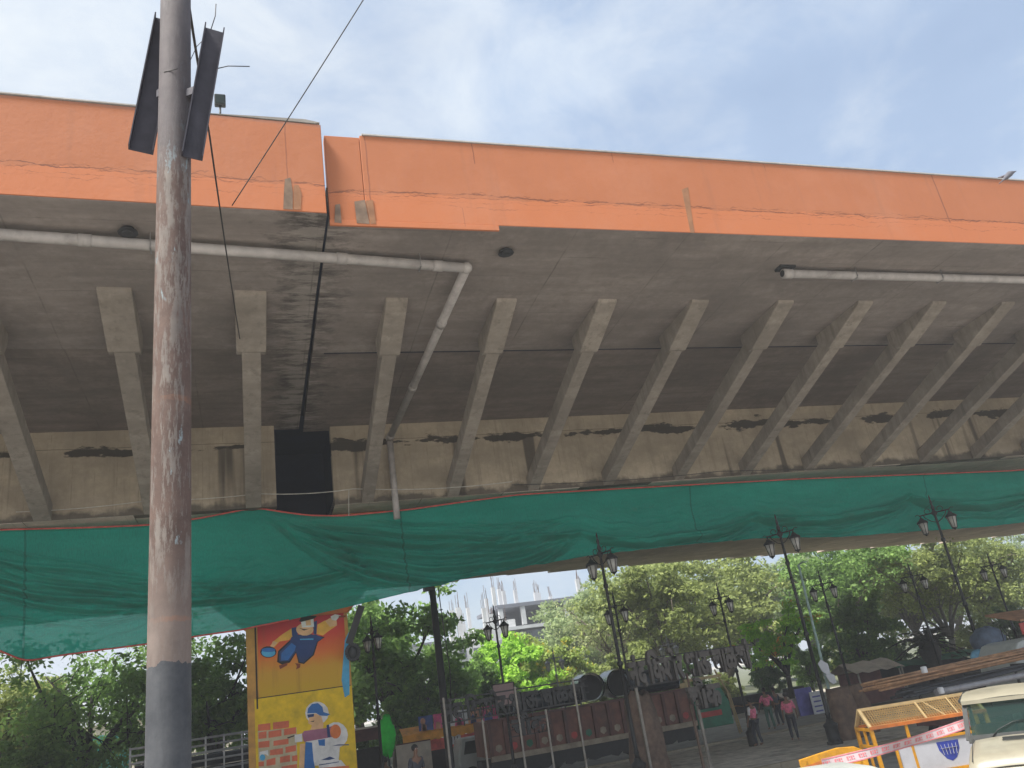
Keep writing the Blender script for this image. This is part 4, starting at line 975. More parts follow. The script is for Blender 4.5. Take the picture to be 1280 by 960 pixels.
# car roof at the bottom edge
q = atz(975, 962, 1.42)
t = thing('parked_car', 'pale car roof just showing at the bottom edge left of the barricade', 'car', (q.x-.1, q.y-1.0, 0), R(-10))
s = MB(); prof = [(-2.0, .45), (-2.0, .8), (-1.85, .9), (-1.0, .98), (-.55, 1.38), (.0, 1.46), (.8, 1.44), (1.35, 1.2), (1.95, 1.0), (2.0, .5)]
sec = []
for u, k in ((-.8, .96), (-.62, 1.0), (.62, 1.0), (.8, .96)):
    sec.append([(y_, u if z_ < 1.0 else u*.82, z_*k if z_ > 1 else z_) for y_, z_ in prof])
vs = [p for row_ in sec for p in row_]; n_ = len(prof)
s.add(vs, [(j*n_+i, j*n_+(i+1) % n_, (j+1)*n_+(i+1) % n_, (j+1)*n_+i) for j in range(3) for i in range(n_)] + [tuple(range(n_)), tuple(range(3*n_, 4*n_))[::-1]], 0, True); s.build('body', 'white_paint', t, .03)
s = MB(); s.prism([(-.97, -.6, 1.02), (-.97, .6, 1.02), (-.6, .52, 1.385), (-.6, -.52, 1.385)], (-.02, 0, .015)); s.build('windscreen', 'car_glass', t)
for y in (-.74, .74):
    for x in (-1.3, 1.3): wheel(t, (x, y, .31), .31, .18, 'y')

# ================================================================== barricade, tape, second barrier
r0, r1 = atz(1073, 888, 1.75), atz(1211, 866, 1.75)
dx = (r1-r0); dx.z = 0; BL = dx.length; ang = math.atan2(dx.y, dx.x)
t = thing('police_barricade', 'yellow barricade with a mesh pitched top and white lower board', 'barricade', (r0.x, r0.y, 0), ang)
DE, ZE = .42, 1.36
for x in (0, BL):
    s = MB()
    for y in (-DE, DE): s.bar((x, y*1.1, 0), (x, y, ZE), .075, .075)
    s.bar((x, -DE, ZE-.04), (x, DE, ZE-.04), .06, .06); s.bar((x, -DE, .95), (x, DE, .95), .06, .06); s.bar((x, -DE, .45), (x, DE, .45), .06, .06)
    s.bar((x, 0, ZE), (x, 0, .45), .05, .05); s.build('leg_frame', 'barrier_yellow', t)
for x in (BL*.3, BL*.9): s = MB(); s.bar((x, -DE*1.03, .0), (x, -DE*1.01, ZE), .06, .06); s.build('upright', 'barrier_yellow', t)
s = MB(); s.bar((-.03, -DE, ZE), (BL+.03, -DE, ZE), .11, .07); s.bar((-.03, DE, ZE), (BL+.03, DE, ZE), .06, .06); s.build('eave_rail', 'barrier_orange', t)
s = MB()
s.bar((-.03, 0, 1.75), (BL+.03, 0, 1.75), .06, .06)
for x in (0, BL): s.bar((x, -DE, ZE), (x, 0, 1.75), .07, .05); s.bar((x, DE, ZE), (x, 0, 1.75), .07, .05)
for x in (BL*.5, BL*.78): s.bar((x, -DE, ZE), (x, 0, 1.75), .03, .03)
s.bar((BL*.56, 0, 1.75), (BL*.68, -DE, ZE), .03, .02)
s.build('ridge_frame', 'barrier_cream', t)
s = MB()
for sg in (-1, 1):
    nn = int(BL/.06)
    for i in range(1, nn): x = i*BL/nn; s.bar((x, sg*DE, ZE), (x, 0, 1.75), .008, .008)
    for i in range(1, 10): k = i/10; s.bar((0, sg*DE*(1-k), ZE+(1.75-ZE)*k), (BL, sg*DE*(1-k), ZE+(1.75-ZE)*k), .008, .008)
s.build('wire_mesh', 'mesh_wire', t)
s = MB(); s.box((BL*.56, -DE*1.04, .62), (BL*.78, .03, .62)); bd = s.build('notice_board', 'board_white', t)
s = MB()
for z in (.96, .28): s.bar((BL*.15, -DE*1.07, z), (BL*.97, -DE*1.07, z), .07, .05)
for x in (BL*.16, BL*.96): s.bar((x, -DE*1.07, .28), (x, -DE*1.07, .96), .06, .05)
s.build('board_frame', 'barrier_yellow', t)
s = MB(); yb = -DE*1.04-.02
cx_, cz_ = BL*.60, .70
s.prism([(cx_-.26, yb, cz_+.16), (cx_+.26, yb, cz_+.16), (cx_+.24, yb, cz_-.02), (cx_+.12, yb, cz_-.2), (cx_, yb, cz_-.26), (cx_-.12, yb, cz_-.2), (cx_-.24, yb, cz_-.02)], (0, .006, 0)); s.build('emblem', 'board_blue', bd)
s = MB()
for i in range(5): s.bar((cx_-.18+.09*i, yb-.004, cz_+.10), (cx_-.15+.075*i, yb-.004, cz_-.12), .025, .004)
s.bar((cx_-.2, yb-.004, cz_+.02), (cx_+.2, yb-.004, cz_+.02), .025, .004); s.build('emblem_mark', 'board_white', bd)
# caution tape
p0, p1 = at(1028, 955, 14.6), at(1214, 902, 14.6); p1.y -= .0
s = MB(p0); vs = []; N = 40
for i in range(N+1):
    k = i/N; c = p0+(p1-p0)*k-Vector((0, 0, .10*4*k*(1-k)*.5)); w = .085; tw = .03*math.sin(k*9)
    vs += [c+Vector((0, tw, w)), c+Vector((0, -tw, -w))]
fs = [(2*i, 2*i+1, 2*i+3, 2*i+2) for i in range(N)]
s.add(vs, fs); s.add([v+Vector((0, .004, 0)) for v in vs], fs)
tp = thing('caution_tape', 'white and pink caution tape stretched in front of the barricade', 'tape', p0)
s.build('tape_band', 'tape_white', tp)
s = MB(p0)
for i in range(N):
    a, b, c, d = vs[2*i], vs[2*i+1], vs[2*i+3], vs[2*i+2]; off = Vector((0, -.006, 0))
    def mixp(u, v): return (a*(1-u)+d*u)*(1-v)+(b*(1-u)+c*u)*v+off
    if i % 3 != 2:
        s.add([mixp(.05, .3), mixp(.45, .3), mixp(.38, .68), mixp(0, .68)], [(0, 1, 2, 3)]); s.add([mixp(.6, .3), mixp(.9, .3), mixp(.9, .45), mixp(.6, .45)], [(0, 1, 2, 3)]); s.add([mixp(.6, .58), mixp(.9, .58), mixp(.88, .7), mixp(.58, .7)], [(0, 1, 2, 3)])
    s.add([mixp(0, .02), mixp(1, .02), mixp(1, .12), mixp(0, .12)], [(0, 1, 2, 3)]); s.add([mixp(0, .88), mixp(1, .88), mixp(1, .98), mixp(0, .98)], [(0, 1, 2, 3)])
s.build('tape_print', 'tape_pink', tp)
q0, q1 = atz(998, 945, 1.22), atz(1080, 931, 1.22)
d = (q1-q0); d.z = 0
t = thing('low_barrier', 'orange yellow barrier board low at the bottom edge beside the tape', 'barrier', (q0.x, q0.y, 0), math.atan2(d.y, d.x))
s = MB(); l_ = d.length; s.prism([(0, 0, .75), (0, 0, 1.14), (l_*.3, 0, 1.2), (l_*.6, 0, 1.25), (l_*.85, 0, 1.22), (l_, 0, 1.1), (l_, 0, .75)], (0, .06, 0)); s.build('board', 'barrier_yellow', t, .01)
s = MB(); s.prism([(0.05, -.004, 1.0), (l_*.3, -.004, 1.06), (l_*.6, -.004, 1.11), (l_*.95, -.004, 1.04), (l_*.95, -.004, .94), (.05, -.004, .9)], (0, .006, 0)); s.build('orange_band', 'barrier_orange', t)
s = MB()
for x in (.15, l_-.15): s.bar((x, .03, 0), (x, .03, 1.1), .06, .05)
s.build('leg', 'barrier_yellow', t)

# ================================================================== load of bamboo rods and pipes on a carrier
RA = at(1092, 858, 20.5); RB = at(1300, 812, 20.5); dd = (RB-RA); 
rg = random.Random(11); n_rod = 0
cart = thing('goods_carrier', 'low goods carrier with a rack under the bamboo rods', 'goods carrier', (RA.x+2.5, 20.6, 0))
s = MB(); s.box((2.2, .7, .7), (4.6, 1.5, .12)); s.build('load_bed', 'stall_maroon', cart)
for x in (.2, 4.2):
    s = MB(); s.bar((x, .1, .7), (x, .1, 1.75), .06); s.bar((x, 1.3, .7), (x, 1.3, 1.75), .06); s.bar((x, 0, 1.72+.03*x), (x, 1.4, 1.72+.03*x), .06); s.build('rack', 'chassis', cart)
for x in (.6, 3.6): wheel(cart, (x, .05, .36), .36, .2, 'y'); wheel(cart, (x, 1.35, .36), .36, .2, 'y')
s = MB(); s.prism([(4.7, 0, .5), (6.3, 0, .5), (6.3, 0, 1.2), (6.0, 0, 1.75), (4.7, 0, 1.75)], (0, 1.4, 0)); s.build('cab', 'white_paint', cart, .04)
def rod(a, b, r, mat, label, group, name='bamboo_rod', cat='bamboo rod'):
    s = MB(a); m1 = (a+b)/2+Vector((0, 0, rg.uniform(-.05, .02))); s.tube([a, a.lerp(m1, .5), m1, m1.lerp(b, .5), b], [r, r*.98, r*.95, r*.9, r*.85], 7); o = s.build(name, mat); o.location = a; tag(o, label, cat, group)
for i in range(26):
    k = rg.random(); z0 = rg.uniform(-.14, .10); a = RA+Vector((rg.uniform(-.25, .5), rg.uniform(-.35, .6), z0)); b = RB+Vector((rg.uniform(-.1, 1.5), rg.uniform(-.35, .6), z0*.9+rg.uniform(-.03, .03)+.02))
    rod(a, b, rg.uniform(.022, .034), 'bamboo', 'long brown bamboo rod in the bundle above the barricade', 'bamboo rods in the bundle on the carrier')
PA, PB_ = at(1130, 868, 20.3), at(1310, 828, 20.3)
for i in range(9):
    a = PA+Vector((rg.uniform(-.3, .5), rg.uniform(-.2, .7), rg.uniform(-.08, .10))); b = PB_+Vector((rg.uniform(0, 1.2), rg.uniform(-.2, .7), rg.uniform(-.06, .12)))
    rod(a, b, .04, 'rod_dark', 'dark steel pipe below the bamboo bundle', 'dark steel pipes under the bamboo', 'steel_pipe', 'pipe')
PA, PB_ = at(1170, 866, 19.8), at(1310, 838, 19.8)
rod(PA, PB_, .09, 'pipe_grey', 'thick grey pipe lowest in the load behind the barricade', None, 'grey_pipe', 'pipe')
for i, ((px, py), lab) in enumerate((((1155, 837), 'small white cup standing on top of the bamboo bundle'), ((1176, 863), 'small white cup hanging under the dark pipes'))):
    q = at(px, py, 19.7); s = MB(); s.lathe((0, 0, -.09), [(.075, 0), (.085, .02), (.085, .15), (.07, .17), (.0, .175)], 12); o = s.build('paper_cup', 'cloth_white'); o.location = q; tag(o, lab, 'cup')
# tarp wrapped drum and stall at the far right
q = at(1238, 803, 24)
t = thing('wrapped_load', 'dark slate and blue tarpaulin wrapped load at the far right edge', 'load', (q.x, 24, q.z-.5))
s = MB(); s.sphere((.15, .2, .5), .62, n=18, m=12, sc_=(1, .9, .85), jit=.09, seed=2); s.build('tarpaulin', 'tarp_slate', t)
s = MB(); s.sphere((-.55, .1, .12), .3, n=14, m=8, sc_=(1.3, .8, .7), jit=.12, seed=5); s.sphere((-.05, .0, .0), .3, n=14, m=8, sc_=(1.2, .8, .7), jit=.12, seed=6); s.build('blue_sheet', 'tarp_blue', t)
s = MB(); s.tube([(-.1, -.35, .1), (.1, -.5, .55), (.35, -.3, .95)], .015, 6); s.tube([(.4, -.3, .05), (.5, -.42, .5), (.45, -.25, .95)], .015, 6); s.build('lashing', 'wire', t)
s = MB(); s.box((.2, .3, -.9), (1.9, 1.2, 1.0)); s.build('cart_bed', 'chassis', t)
q = at(1268, 778, 27)
t = thing('market_stall', 'open stall with rust brown canopy at the right picture edge', 'stall', (q.x, 27, .12))
s = MB(); s.prism([(-.55, -.8, q.z-.12), (2.4, -.8, q.z-.12), (2.4, .8, q.z+.25), (-.55, .8, q.z+.25)], (0, 0, .09)); s.build('canopy', 'stall_brown', t)
for x in (-.3, 1.0, 2.2):
    s = MB(); s.bar((x, -.7, 0), (x, -.7, q.z-.12), .1); s.build('post', 'chassis', t)
s = MB(); s.box((.9, .5, q.z*.5-.4), (2.6, .1, q.z*.6)); s.build('back_panel', 'stall_dark', t)
q = at(1272, 803, 22.5)
t = thing('mini_van', 'white and violet van roof at the right picture edge below the stall', 'van', (q.x-.1, 22.3, 0))
s = MB(); s.prism([(-.45, 0, .5), (-.45, 0, q.z-.4), (-.1, 0, q.z+.0), (.3, 0, q.z+.08), (3, 0, q.z+.08), (3, 0, .5)], (0, 1.6, 0)); s.build('body', 'white_paint', t, .06)
s = MB(); s.box((1.4, -.012, q.z-.25), (2.8, .02, .16)); s.build('violet_band', 'poster_violet', t)
s = MB(); s.box((1.5, -.012, q.z-.62), (2.4, .02, .42)); s.build('side_window', 'car_glass', t)
for x in (.3, 2.3): wheel(t, (x, .1, .33), .33, .2, 'y'); wheel(t, (x, 1.5, .33), .33, .2, 'y')
q = at(1277, 786, 25); t = thing('red_sign', 'small red sign at the extreme right edge', 'sign', (q.x, 25, q.z))
s = MB(); s.box((.12, 0, .0), (.34, .03, .42)); s.build('sign_plate', 'red_paint', t); s = MB(); s.bar((.12, .04, -.2), (.12, .04, -4), .05); s.build('post', 'chassis', t)
# ================================================================== stalls and boards beyond the lorry
SYD = 42.0
q0, q1 = at(505, 925, SYD), at(597, 912, SYD); SO = Vector((q0.x, SYD, .16)); SL = q1.x-q0.x
t = thing('food_stall', 'food stall with orange yellow awning and red banners under a row of posters', 'stall', SO)
za = q0.z-.16
s = MB(); n = 10
vs = []; 
for i in range(n*2+1):
    x = -.1+(SL+.2)*i/(n*2); vs += [(x, .6, za+.5), (x, -.25, za+.16+.03*(i % 2)), (x, -.28, za-.14-.07*(i % 2))]
s.add(vs, [(3*i+k, 3*i+3+k, 3*i+4+k, 3*i+1+k) for i in range(n*2) for k in (0, 1)]); s.build('awning', 'awning_yellow', t)
s = MB(); s.box((SL*.62, -.2, za-.42), (SL*.72, .03, .5)); s.build('red_banner', 'awning_red', t)
s = MB(); s.box((SL*.66, -.23, za-.32), (.62, .02, .46)); w_ = s.build('price_board', 'poster_white', t)
s = MB()
for k in range(3): s.box((SL*.66-.14+.14*k, -.243, za-.32), (.04, .006, .2))
s.build('printed_marks', 'stall_dark', w_)
s = MB(); s.box((SL*.55, .1, za-1.35), (SL*.8, .1, 1.5)); s.build('dark_opening', 'stall_dark', t)
for x in (.05, SL*.8): 
    s = MB(); s.bar((x, -.15, 0), (x, -.15, za+.1), .08); s.build('post', 'post_steel', t)
q2, q3 = at(524, 917, SYD), at(622, 893, SYD)
x0, x1 = q2.x, q3.x; PW = (x1-x0)
defs = [(0.0, .18, 'poster_blue', 'blue poster with tan figures at the left end of the poster row above the stall', 'poster_skin'), (.185, .36, 'poster_pink', 'pink poster second from the left above the food stall', 'poster_skin'),
        (.365, .62, 'poster_white', 'white poster with a dark mark in the middle of the row above the stall', 'poster_pink'), (.625, .80, 'poster_skin', 'orange poster right of the white one above the stall', 'poster_blue'), (.805, 1.0, 'poster_pink', 'pink and blue poster at the right end of the row above the stall', 'poster_blue')]
rg = random.Random(8)
for u0, u1, mm, lab, m2 in defs:
    xa_, xb_ = x0+PW*u0, x0+PW*u1; zc_ = q2.z+.28 - .0*u0; w = xb_-xa_; O = Vector(((xa_+xb_)/2, SYD-.05, zc_))
    t = thing('poster', lab, 'poster', O, 0, 'posters above the food stall')
    s = MB(); s.box((0, .02, 0), (w-.02, .03, .95)); pn = s.build('sheet', mm, t)
    s = MB(); 
    for k in range(2): cx_ = rg.uniform(-.25, .25)*w; s.prism([(cx_-.2*w+rg.uniform(-.05, .05), .0, -.4), (cx_+.2*w, .0, -.38), (cx_+.16*w, .0, .05), (cx_+.05*w, .0, .12+.1*k), (cx_-.12*w, .0, .1)], (0, .004, 0))
    s.build('printed_figure', m2, pn)
    s = MB(); s.sphere((cx_, .004, .24), .13, n=12, m=6, sc_=(1, .03, 1.2)); s.build('printed_head', 'hair' if mm == 'poster_white' else 'poster_skin', pn)
q = at(608, 913, SYD-.6); t = thing('hanging_sheet', 'teal and white hanging sheet between stall and lorry', 'sheet', (q.x, SYD-.6, q.z-.5))
s = MB(); vs = []
for i in range(17): x = -.5+i/16; y = .06*math.sin(i*1.9); vs += [(x, y, .55), (x*1.05, y*1.6, -.45)]
s.add(vs, [(2*i, 2*i+1, 2*i+3, 2*i+2) for i in range(16)], 0, True); s.build('sheet', 'poster_teal', t)
q = at(609, 942, SYD-1.0); t = thing('striped_curtain', 'orange cream striped curtain panel beside the lorry end', 'curtain', (q.x, SYD-1, .16))
for i in range(6):
    s = MB(); s.box((-.5+i*.18, .02*(i % 2), q.z*.55), (.175, .06, 1.5)); s.build('stripe', 'awning_striped' if i % 2 else 'barrier_cream', t)
q0, q1 = at(497, 945, 41), at(537, 932, 41); t = thing('stall_wall', 'plain cream panel wall left of the food stall', 'panel', (q0.x, 41, .16))
s = MB(); s.box(((q1.x-q0.x)/2, 0, q1.z*.5), (q1.x-q0.x+.1, .08, q1.z+.2)); s.build('panel', 'stall_cream', t)
s = MB(); s.bar((-.05, -.06, q1.z+.1), (q1.x-q0.x+.05, -.06, q1.z+.1), .05); s.build('top_rail', 'stall_maroon', t)
q = at(589, 950, 38.5); t = thing('tempo_van', 'small white van beneath the orange awning', 'van', (q.x, 38.5, 0))
s = MB(); s.prism([(-.55, 0, .5), (-.55, 0, 1.0), (-.35, 0, 1.75), (2.2, 0, 1.8), (2.2, 0, .5)], (0, 1.5, 0)); s.build('body', 'white_paint', t, .08)
s = MB(); s.prism([(-.30, -.012, 1.1), (.75, -.012, 1.1), (.75, -.012, 1.62), (-.17, -.012, 1.62)], (0, .02, 0)); s.build('side_window', 'car_glass', t)
for x in (.0, 1.7): wheel(t, (x, .1, .3), .3, .2, 'y'); wheel(t, (x, 1.4, .3), .3, .2, 'y')
# bright green cover and dark kiosk right of the pier
q = at(484, 922, 36); t = thing('green_cover', 'bright green cloth cover beside the lantern post right of the pier', 'cover', (q.x, 36, q.z-.7))
s = MB(); s.sphere((0, 0, .75), .62, n=18, m=14, sc_=(.55, .45, 1.2), jit=.2, seed=3); s.build('cloth', 'cloth_green', t)
s = MB(); s.bar((0, 0, -1.4), (0, 0, .3), .08); s.build('stand', 'chassis', t)
q = at(455, 918, 44); t = thing('kiosk', 'dark maroon kiosk just right of the painted pier', 'kiosk', (q.x, 44, .16))
s = MB(); s.box((0, .6, q.z-.2), (2.0, 1.4, .55)); s.build('roof_box', 'stall_maroon', t); s = MB(); s.box((0, .8, q.z*.5-.4), (1.9, 1.0, q.z-.9)); s.build('counter', 'stall_dark', t); s = MB(); s.box((0, .5, q.z+.12), (2.3, 1.8, .07)); s.build('roof_sheet', 'stall_cream', t)
for x in (-.95, .95):
    s = MB(); s.bar((x, -.2, 0), (x, -.2, q.z), .09); s.build('post', 'chassis', t)
q = at(107, 946, 60); t = thing('sheet_fence', 'teal sheet fence glimpsed under the left trees', 'fence', (q.x, 60, 0))
s = MB()
for i in range(22): s.box((-2.2+i*.22, .02*(i % 2), q.z), (.21, .03, 2.2))
s.build('sheets', 'teal_sheet', t); s = MB(); s.bar((-2.3, .08, q.z-1.5), (2.6, .08, q.z-1.5), .06); s.bar((-2, .08, 0), (-2, .08, q.z), .08); s.bar((2.3, .08, 0), (2.3, .08, q.z), .08); s.build('fence_frame', 'chassis', t)
# kiosks, boards behind the people at the right
def hut(name, lab, px0, px1, py, Y, roof, wall, rise=.35):
    a, b = at(px0, py, Y), at(px1, py, Y); w = b.x-a.x; t = thing(name, lab, 'stall', (a.x, Y, .16))
    z = (a.z+b.z)/2-.16
    s = MB(); n = 8; vs = []
    for i in range(n+1): x = -.15+(w+.3)*i/n; d_ = .05*math.sin(i*2.1); vs += [(x, -.9, z+d_), (x, .3, z+rise+d_), (x, 1.6, z+d_)]
    s.add(vs, [(3*i+k, 3*i+3+k, 3*i+4+k, 3*i+1+k) for i in range(n) for k in (0, 1)]); s.add([Vector(v)+Vector((0, 0, -.03)) for v in vs], [(3*i+k, 3*i+3+k, 3*i+4+k, 3*i+1+k) for i in range(n) for k in (0, 1)]); s.build('roof', roof, t)
    s = MB(); s.box((w/2, .9, z/2), (w-.1, .06, z)); s.build('back_wall', wall, t)
    s = MB(); s.box((w/2, -.5, .5), (w-.3, .5, 1.0)); s.build('counter', wall, t)
    for x in (.02, w-.02):
        s = MB(); s.bar((x, -.8, 0), (x, -.8, z), .07); s.build('post', 'post_steel', t)
    return t
hut('market_stall', 'stall with long brown cloth roof behind the people in pink vests', 906, 962, 880, 47.2, 'stall_brown', 'stall_dark')
hut('market_stall', 'dark stall with pale roof right of the pink vested people', 975, 1002, 872, 47.4, 'stall_cream', 'stall_dark')
hut('market_stall', 'stall with faded tan roof under the dark palm at the left', 1058, 1115, 838, 38.5, 'stall_cream', 'stall_maroon', .5)
hut('market_stall', 'long low stall with dull green roof behind the bamboo load', 1108, 1225, 826, 41, 'green_paint', 'stall_dark', .3)
q = at(1008, 881, 40); t = thing('hoarding', 'violet board standing behind the rightmost pink vested person', 'board', (q.x, 40, .2))
s = MB(); s.box((0, 0, q.z-.2), (1.05, .05, 1.7)); s.build('panel', 'poster_violet', t)
for x in (-.4, .4):
    s = MB(); s.bar((x, .05, 0), (x, .05, q.z), .07); s.build('post', 'post_steel', t)
q = at(1023, 883, 39.6); t = thing('hoarding', 'white printed board right of the violet board', 'board', (q.x, 39.6, .2))
s = MB(); s.box((0, 0, q.z-.2), (.72, .05, 1.5)); pn = s.build('panel', 'poster_white', t)
s = MB()
for k in range(5): s.box((0, -.032, q.z+.3-k*.24), (.5-.05*(k % 2), .01, .07))
s.build('printed_lines', 'poster_violet', pn); s = MB(); s.bar((0, .05, 0), (0, .05, q.z), .08); s.build('post', 'post_steel', t)
q = at(1002, 888, 40.4); t = thing('hoarding', 'tan board at the left of the violet board', 'board', (q.x-.3, 40.4, .2))
s = MB(); s.box((0, 0, q.z-.3), (.6, .05, 1.5)); s.build('panel', 'stall_cream', t); s = MB(); s.bar((0, .05, 0), (0, .05, q.z-.2), .08); s.build('post', 'post_steel', t)
# bamboo frame right of the lorry cab
q = at(912, 890, 36); t = thing('scaffold', 'leaning bamboo frame beside the lorry cab', 'frame', (q.x, 36, 0))
s = MB(); s.tube([(-.3, 0, 3.0), (.1, 0, 2.0), (.3, 0, .1)], .04, 6); s.tube([(0, .5, 2.9), (.5, .5, 1.8), (.7, .5, .1)], .035, 6); s.tube([(-.3, 0, 2.6), (.6, .5, 2.3)], .03, 6); s.build('pole', 'barrier_cream', t)

# ================================================================== people
def skin_mesh(name, V, E_, rad, mat, parent, root=0, sub=1):
    me = bpy.data.meshes.new(name); me.from_pydata(V, E_, []); me.materials.append(M[mat])
    o = bpy.data.objects.new(name, me); COL.objects.link(o); o.parent = parent
    md = o.modifiers.new('skin', 'SKIN'); sv = me.skin_vertices[0].data
    for i, r in enumerate(rad): sv[i].radius = (r, r) if not isinstance(r, tuple) else r; sv[i].use_root = (i == root)
    md.use_smooth_shade = True
    s2 = o.modifiers.new('sub', 'SUBSURF'); s2.levels = sub; s2.render_levels = sub
    return o
def person(label, loc, rz, shirt, trouser='trouser', arms=(8, 8), stride=.06, vest=None, k=1.0, group=None):
    t = thing('person', label, 'person', loc, rz, group)
    V, E_, Rd = [], [], []
    def v(p, r, par=None):
        V.append(tuple(c*k for c in p)); Rd.append(tuple(c*k for c in r) if isinstance(r, tuple) else r*k)
        if par is not None: E_.append((par, len(V)-1))
        return len(V)-1
    pel = v((0, 0, .96), (.14, .10)); sp = v((0, .01, 1.12), (.125, .09), pel); ch = v((0, .01, 1.32), (.15, .10), sp); nb = v((0, .015, 1.45), (.07, .065), ch); nk = v((0, .0, 1.52), .052, nb); jw = v((0, -.015, 1.58), (.062, .07), nk); hd = v((0, -.005, 1.66), (.076, .092), jw); tp = v((0, .005, 1.74), (.055, .065), hd)
    nose = v((0, -.105, 1.635), .012, hd)
    J = {}
    for sg, a_ in ((-1, arms[0]), (1, arms[1])):
        a = R(a_); sh = v((sg*.175, .01, 1.40), .055, ch); el_ = v((sg*(.19+.27*math.sin(a)), .02, 1.40-.28*math.cos(a)), .042, sh)
        wr = v((sg*(.19+.36*math.sin(a)), -.10, 1.40-.52*math.cos(a)), .028, el_); pm = v((sg*(.19+.38*math.sin(a)), -.125, 1.40-.59*math.cos(a)), (.018, .034), wr)
        for f_ in range(4):
            b0 = v((sg*(.19+.38*math.sin(a)), -.105-.018*f_, 1.34-.60*math.cos(a)), .009, pm); v((sg*(.175+.38*math.sin(a)), -.115-.018*f_, 1.295-.60*math.cos(a)+.006*abs(f_-1.5)), .008, b0)
        th = v((sg*(.17+.38*math.sin(a)), -.16, 1.37-.58*math.cos(a)), .01, pm); v((sg*(.165+.38*math.sin(a)), -.175, 1.335-.58*math.cos(a)), .009, th)
        hp = v((sg*.09, 0, .90), .085, pel); kn = v((sg*.10, -.03-sg*stride*.5, .50), .058, hp); an = v((sg*.10, .03-sg*stride, .09), .036, kn); v((sg*.12, -.12-sg*stride, .035), .034, an)
        J[sg] = (sh, el_, hp, kn, an)
    skin_mesh('body', V, E_, Rd, 'skin', t)
    def grow(ids, edges, name, mat, add, root=0):
        mp = {i: j for j, i in enumerate(ids)}
        rr = []
        for i in ids: r = Rd[i]; rr.append(tuple(c+add*k for c in r) if isinstance(r, tuple) else r+add*k)
        return skin_mesh(name, [V[i] for i in ids], [(mp[a], mp[b]) for a, b in edges], rr, mat, t, root)
    up = [pel, sp, ch, J[-1][0], J[-1][1], J[1][0], J[1][1]]
    grow(up, [(pel, sp), (sp, ch), (ch, J[-1][0]), (J[-1][0], J[-1][1]), (ch, J[1][0]), (J[1][0], J[1][1])], 'shirt', shirt, .012)
    if vest: grow([pel, sp, ch, J[-1][0], J[1][0]], [(pel, sp), (sp, ch), (ch, J[-1][0]), (ch, J[1][0])], 'vest', vest, .03)
    lg = [pel]+[J[s_][i] for s_ in (-1, 1) for i in (2, 3, 4)]
    grow(lg, [(pel, J[-1][2]), (J[-1][2], J[-1][3]), (J[-1][3], J[-1][4]), (pel, J[1][2]), (J[1][2], J[1][3]), (J[1][3], J[1][4])], 'trousers', trouser, .016)
    s = MB(); s.sphere((0, .025*k, 1.69*k), .098*k, n=14, m=10, sc_=(.95, 1.05, .95), jit=.04, seed=1); s.build('hair', 'hair', t)
    s = MB()
    for sg in (-1, 1): s.sphere((sg*.03*k, -.088*k, 1.66*k), .011*k, n=8, m=6)
    s.build('eyes', 'mural_white', t)
    return t
PG = 'people in pink vests by the kerb'
q = at(944, 908, 29.6); person('person in a pink vest over white shirt standing just right of the leaning lantern post', (q.x, 29.6, .12), R(200), 'shirt_white', arms=(10, 14), vest='vest_pink', k=.97, group=PG)
q = at(963, 900, 36); person('person in a bright pink vest and dark green trousers beyond the median', (q.x, 36, 0), R(170), 'vest_pink', 'shirt_green', (30, 28), vest='vest_pink', k=1.05, group=PG)
q = at(990, 905, 29); person('person in a pink vest over dark clothes, rightmost of the three', (q.x, 29, .12), R(150), 'vest_pink', 'trouser', (14, 10), .12, vest='vest_pink', k=.98, group=PG)
q = at(976, 903, 37); person('person in dark clothes standing between the pink vests further back', (q.x, 37, 0), R(190), 'shirt_dark', 'trouser', (8, 10))
q = at(519, 938, 24.6); person('person with thick black hair at the bottom edge below the poster row', (q.x, 24.6, q.z-1.62), R(20), 'shirt_dark', 'trouser', (8, 8))
q = at(484, 952, 33); person('person in blue grey clothes at the bottom edge under the green cover', (q.x, 33.4, 0), R(160), 'shirt_dark', 'trouser', (8, 8))

# ================================================================== trees
def leaves_mesh(name, clumps, per, size, mat, rng, flat=.6, droop=0):
    C_, RR = clumps; n = len(C_)*per
    cen = np.repeat(C_, per, 0); rr = np.repeat(RR, per)[:, None]
    d = rng.normal(size=(n, 3)); d /= np.linalg.norm(d, axis=1, keepdims=True); rad = rng.random((n, 1))**.45
    p = cen + d*rad*rr*np.array([1, 1, flat])
    if droop: p[:, 2] -= droop*rng.random(n)**2*rr[:, 0]*1.5
    nrm = d*.5 + rng.normal(size=(n, 3))*.7 + np.array([0, 0, .55]); nrm /= np.linalg.norm(nrm, axis=1, keepdims=True)
    a = np.cross(nrm, rng.normal(size=(n, 3))); a /= np.linalg.norm(a, axis=1, keepdims=True); b = np.cross(nrm, a)
    sz = size*(.6+.8*rng.random((n, 1)))
    v = np.stack([p+a*sz, p+b*sz*.5+nrm*sz*.08, p-a*sz, p-b*sz*.5+nrm*sz*.08], 1).reshape(-1, 3)
    me = bpy.data.meshes.new(name); me.vertices.add(4*n); me.vertices.foreach_set('co', v.ravel()); me.loops.add(4*n); me.polygons.add(n)
    me.polygons.foreach_set('loop_start', np.arange(0, 4*n, 4)); me.polygons.foreach_set('loop_total', np.full(n, 4)); me.loops.foreach_set('vertex_index', np.arange(4*n)); me.update(); me.validate()
    me.materials.append(M[mat]); return me
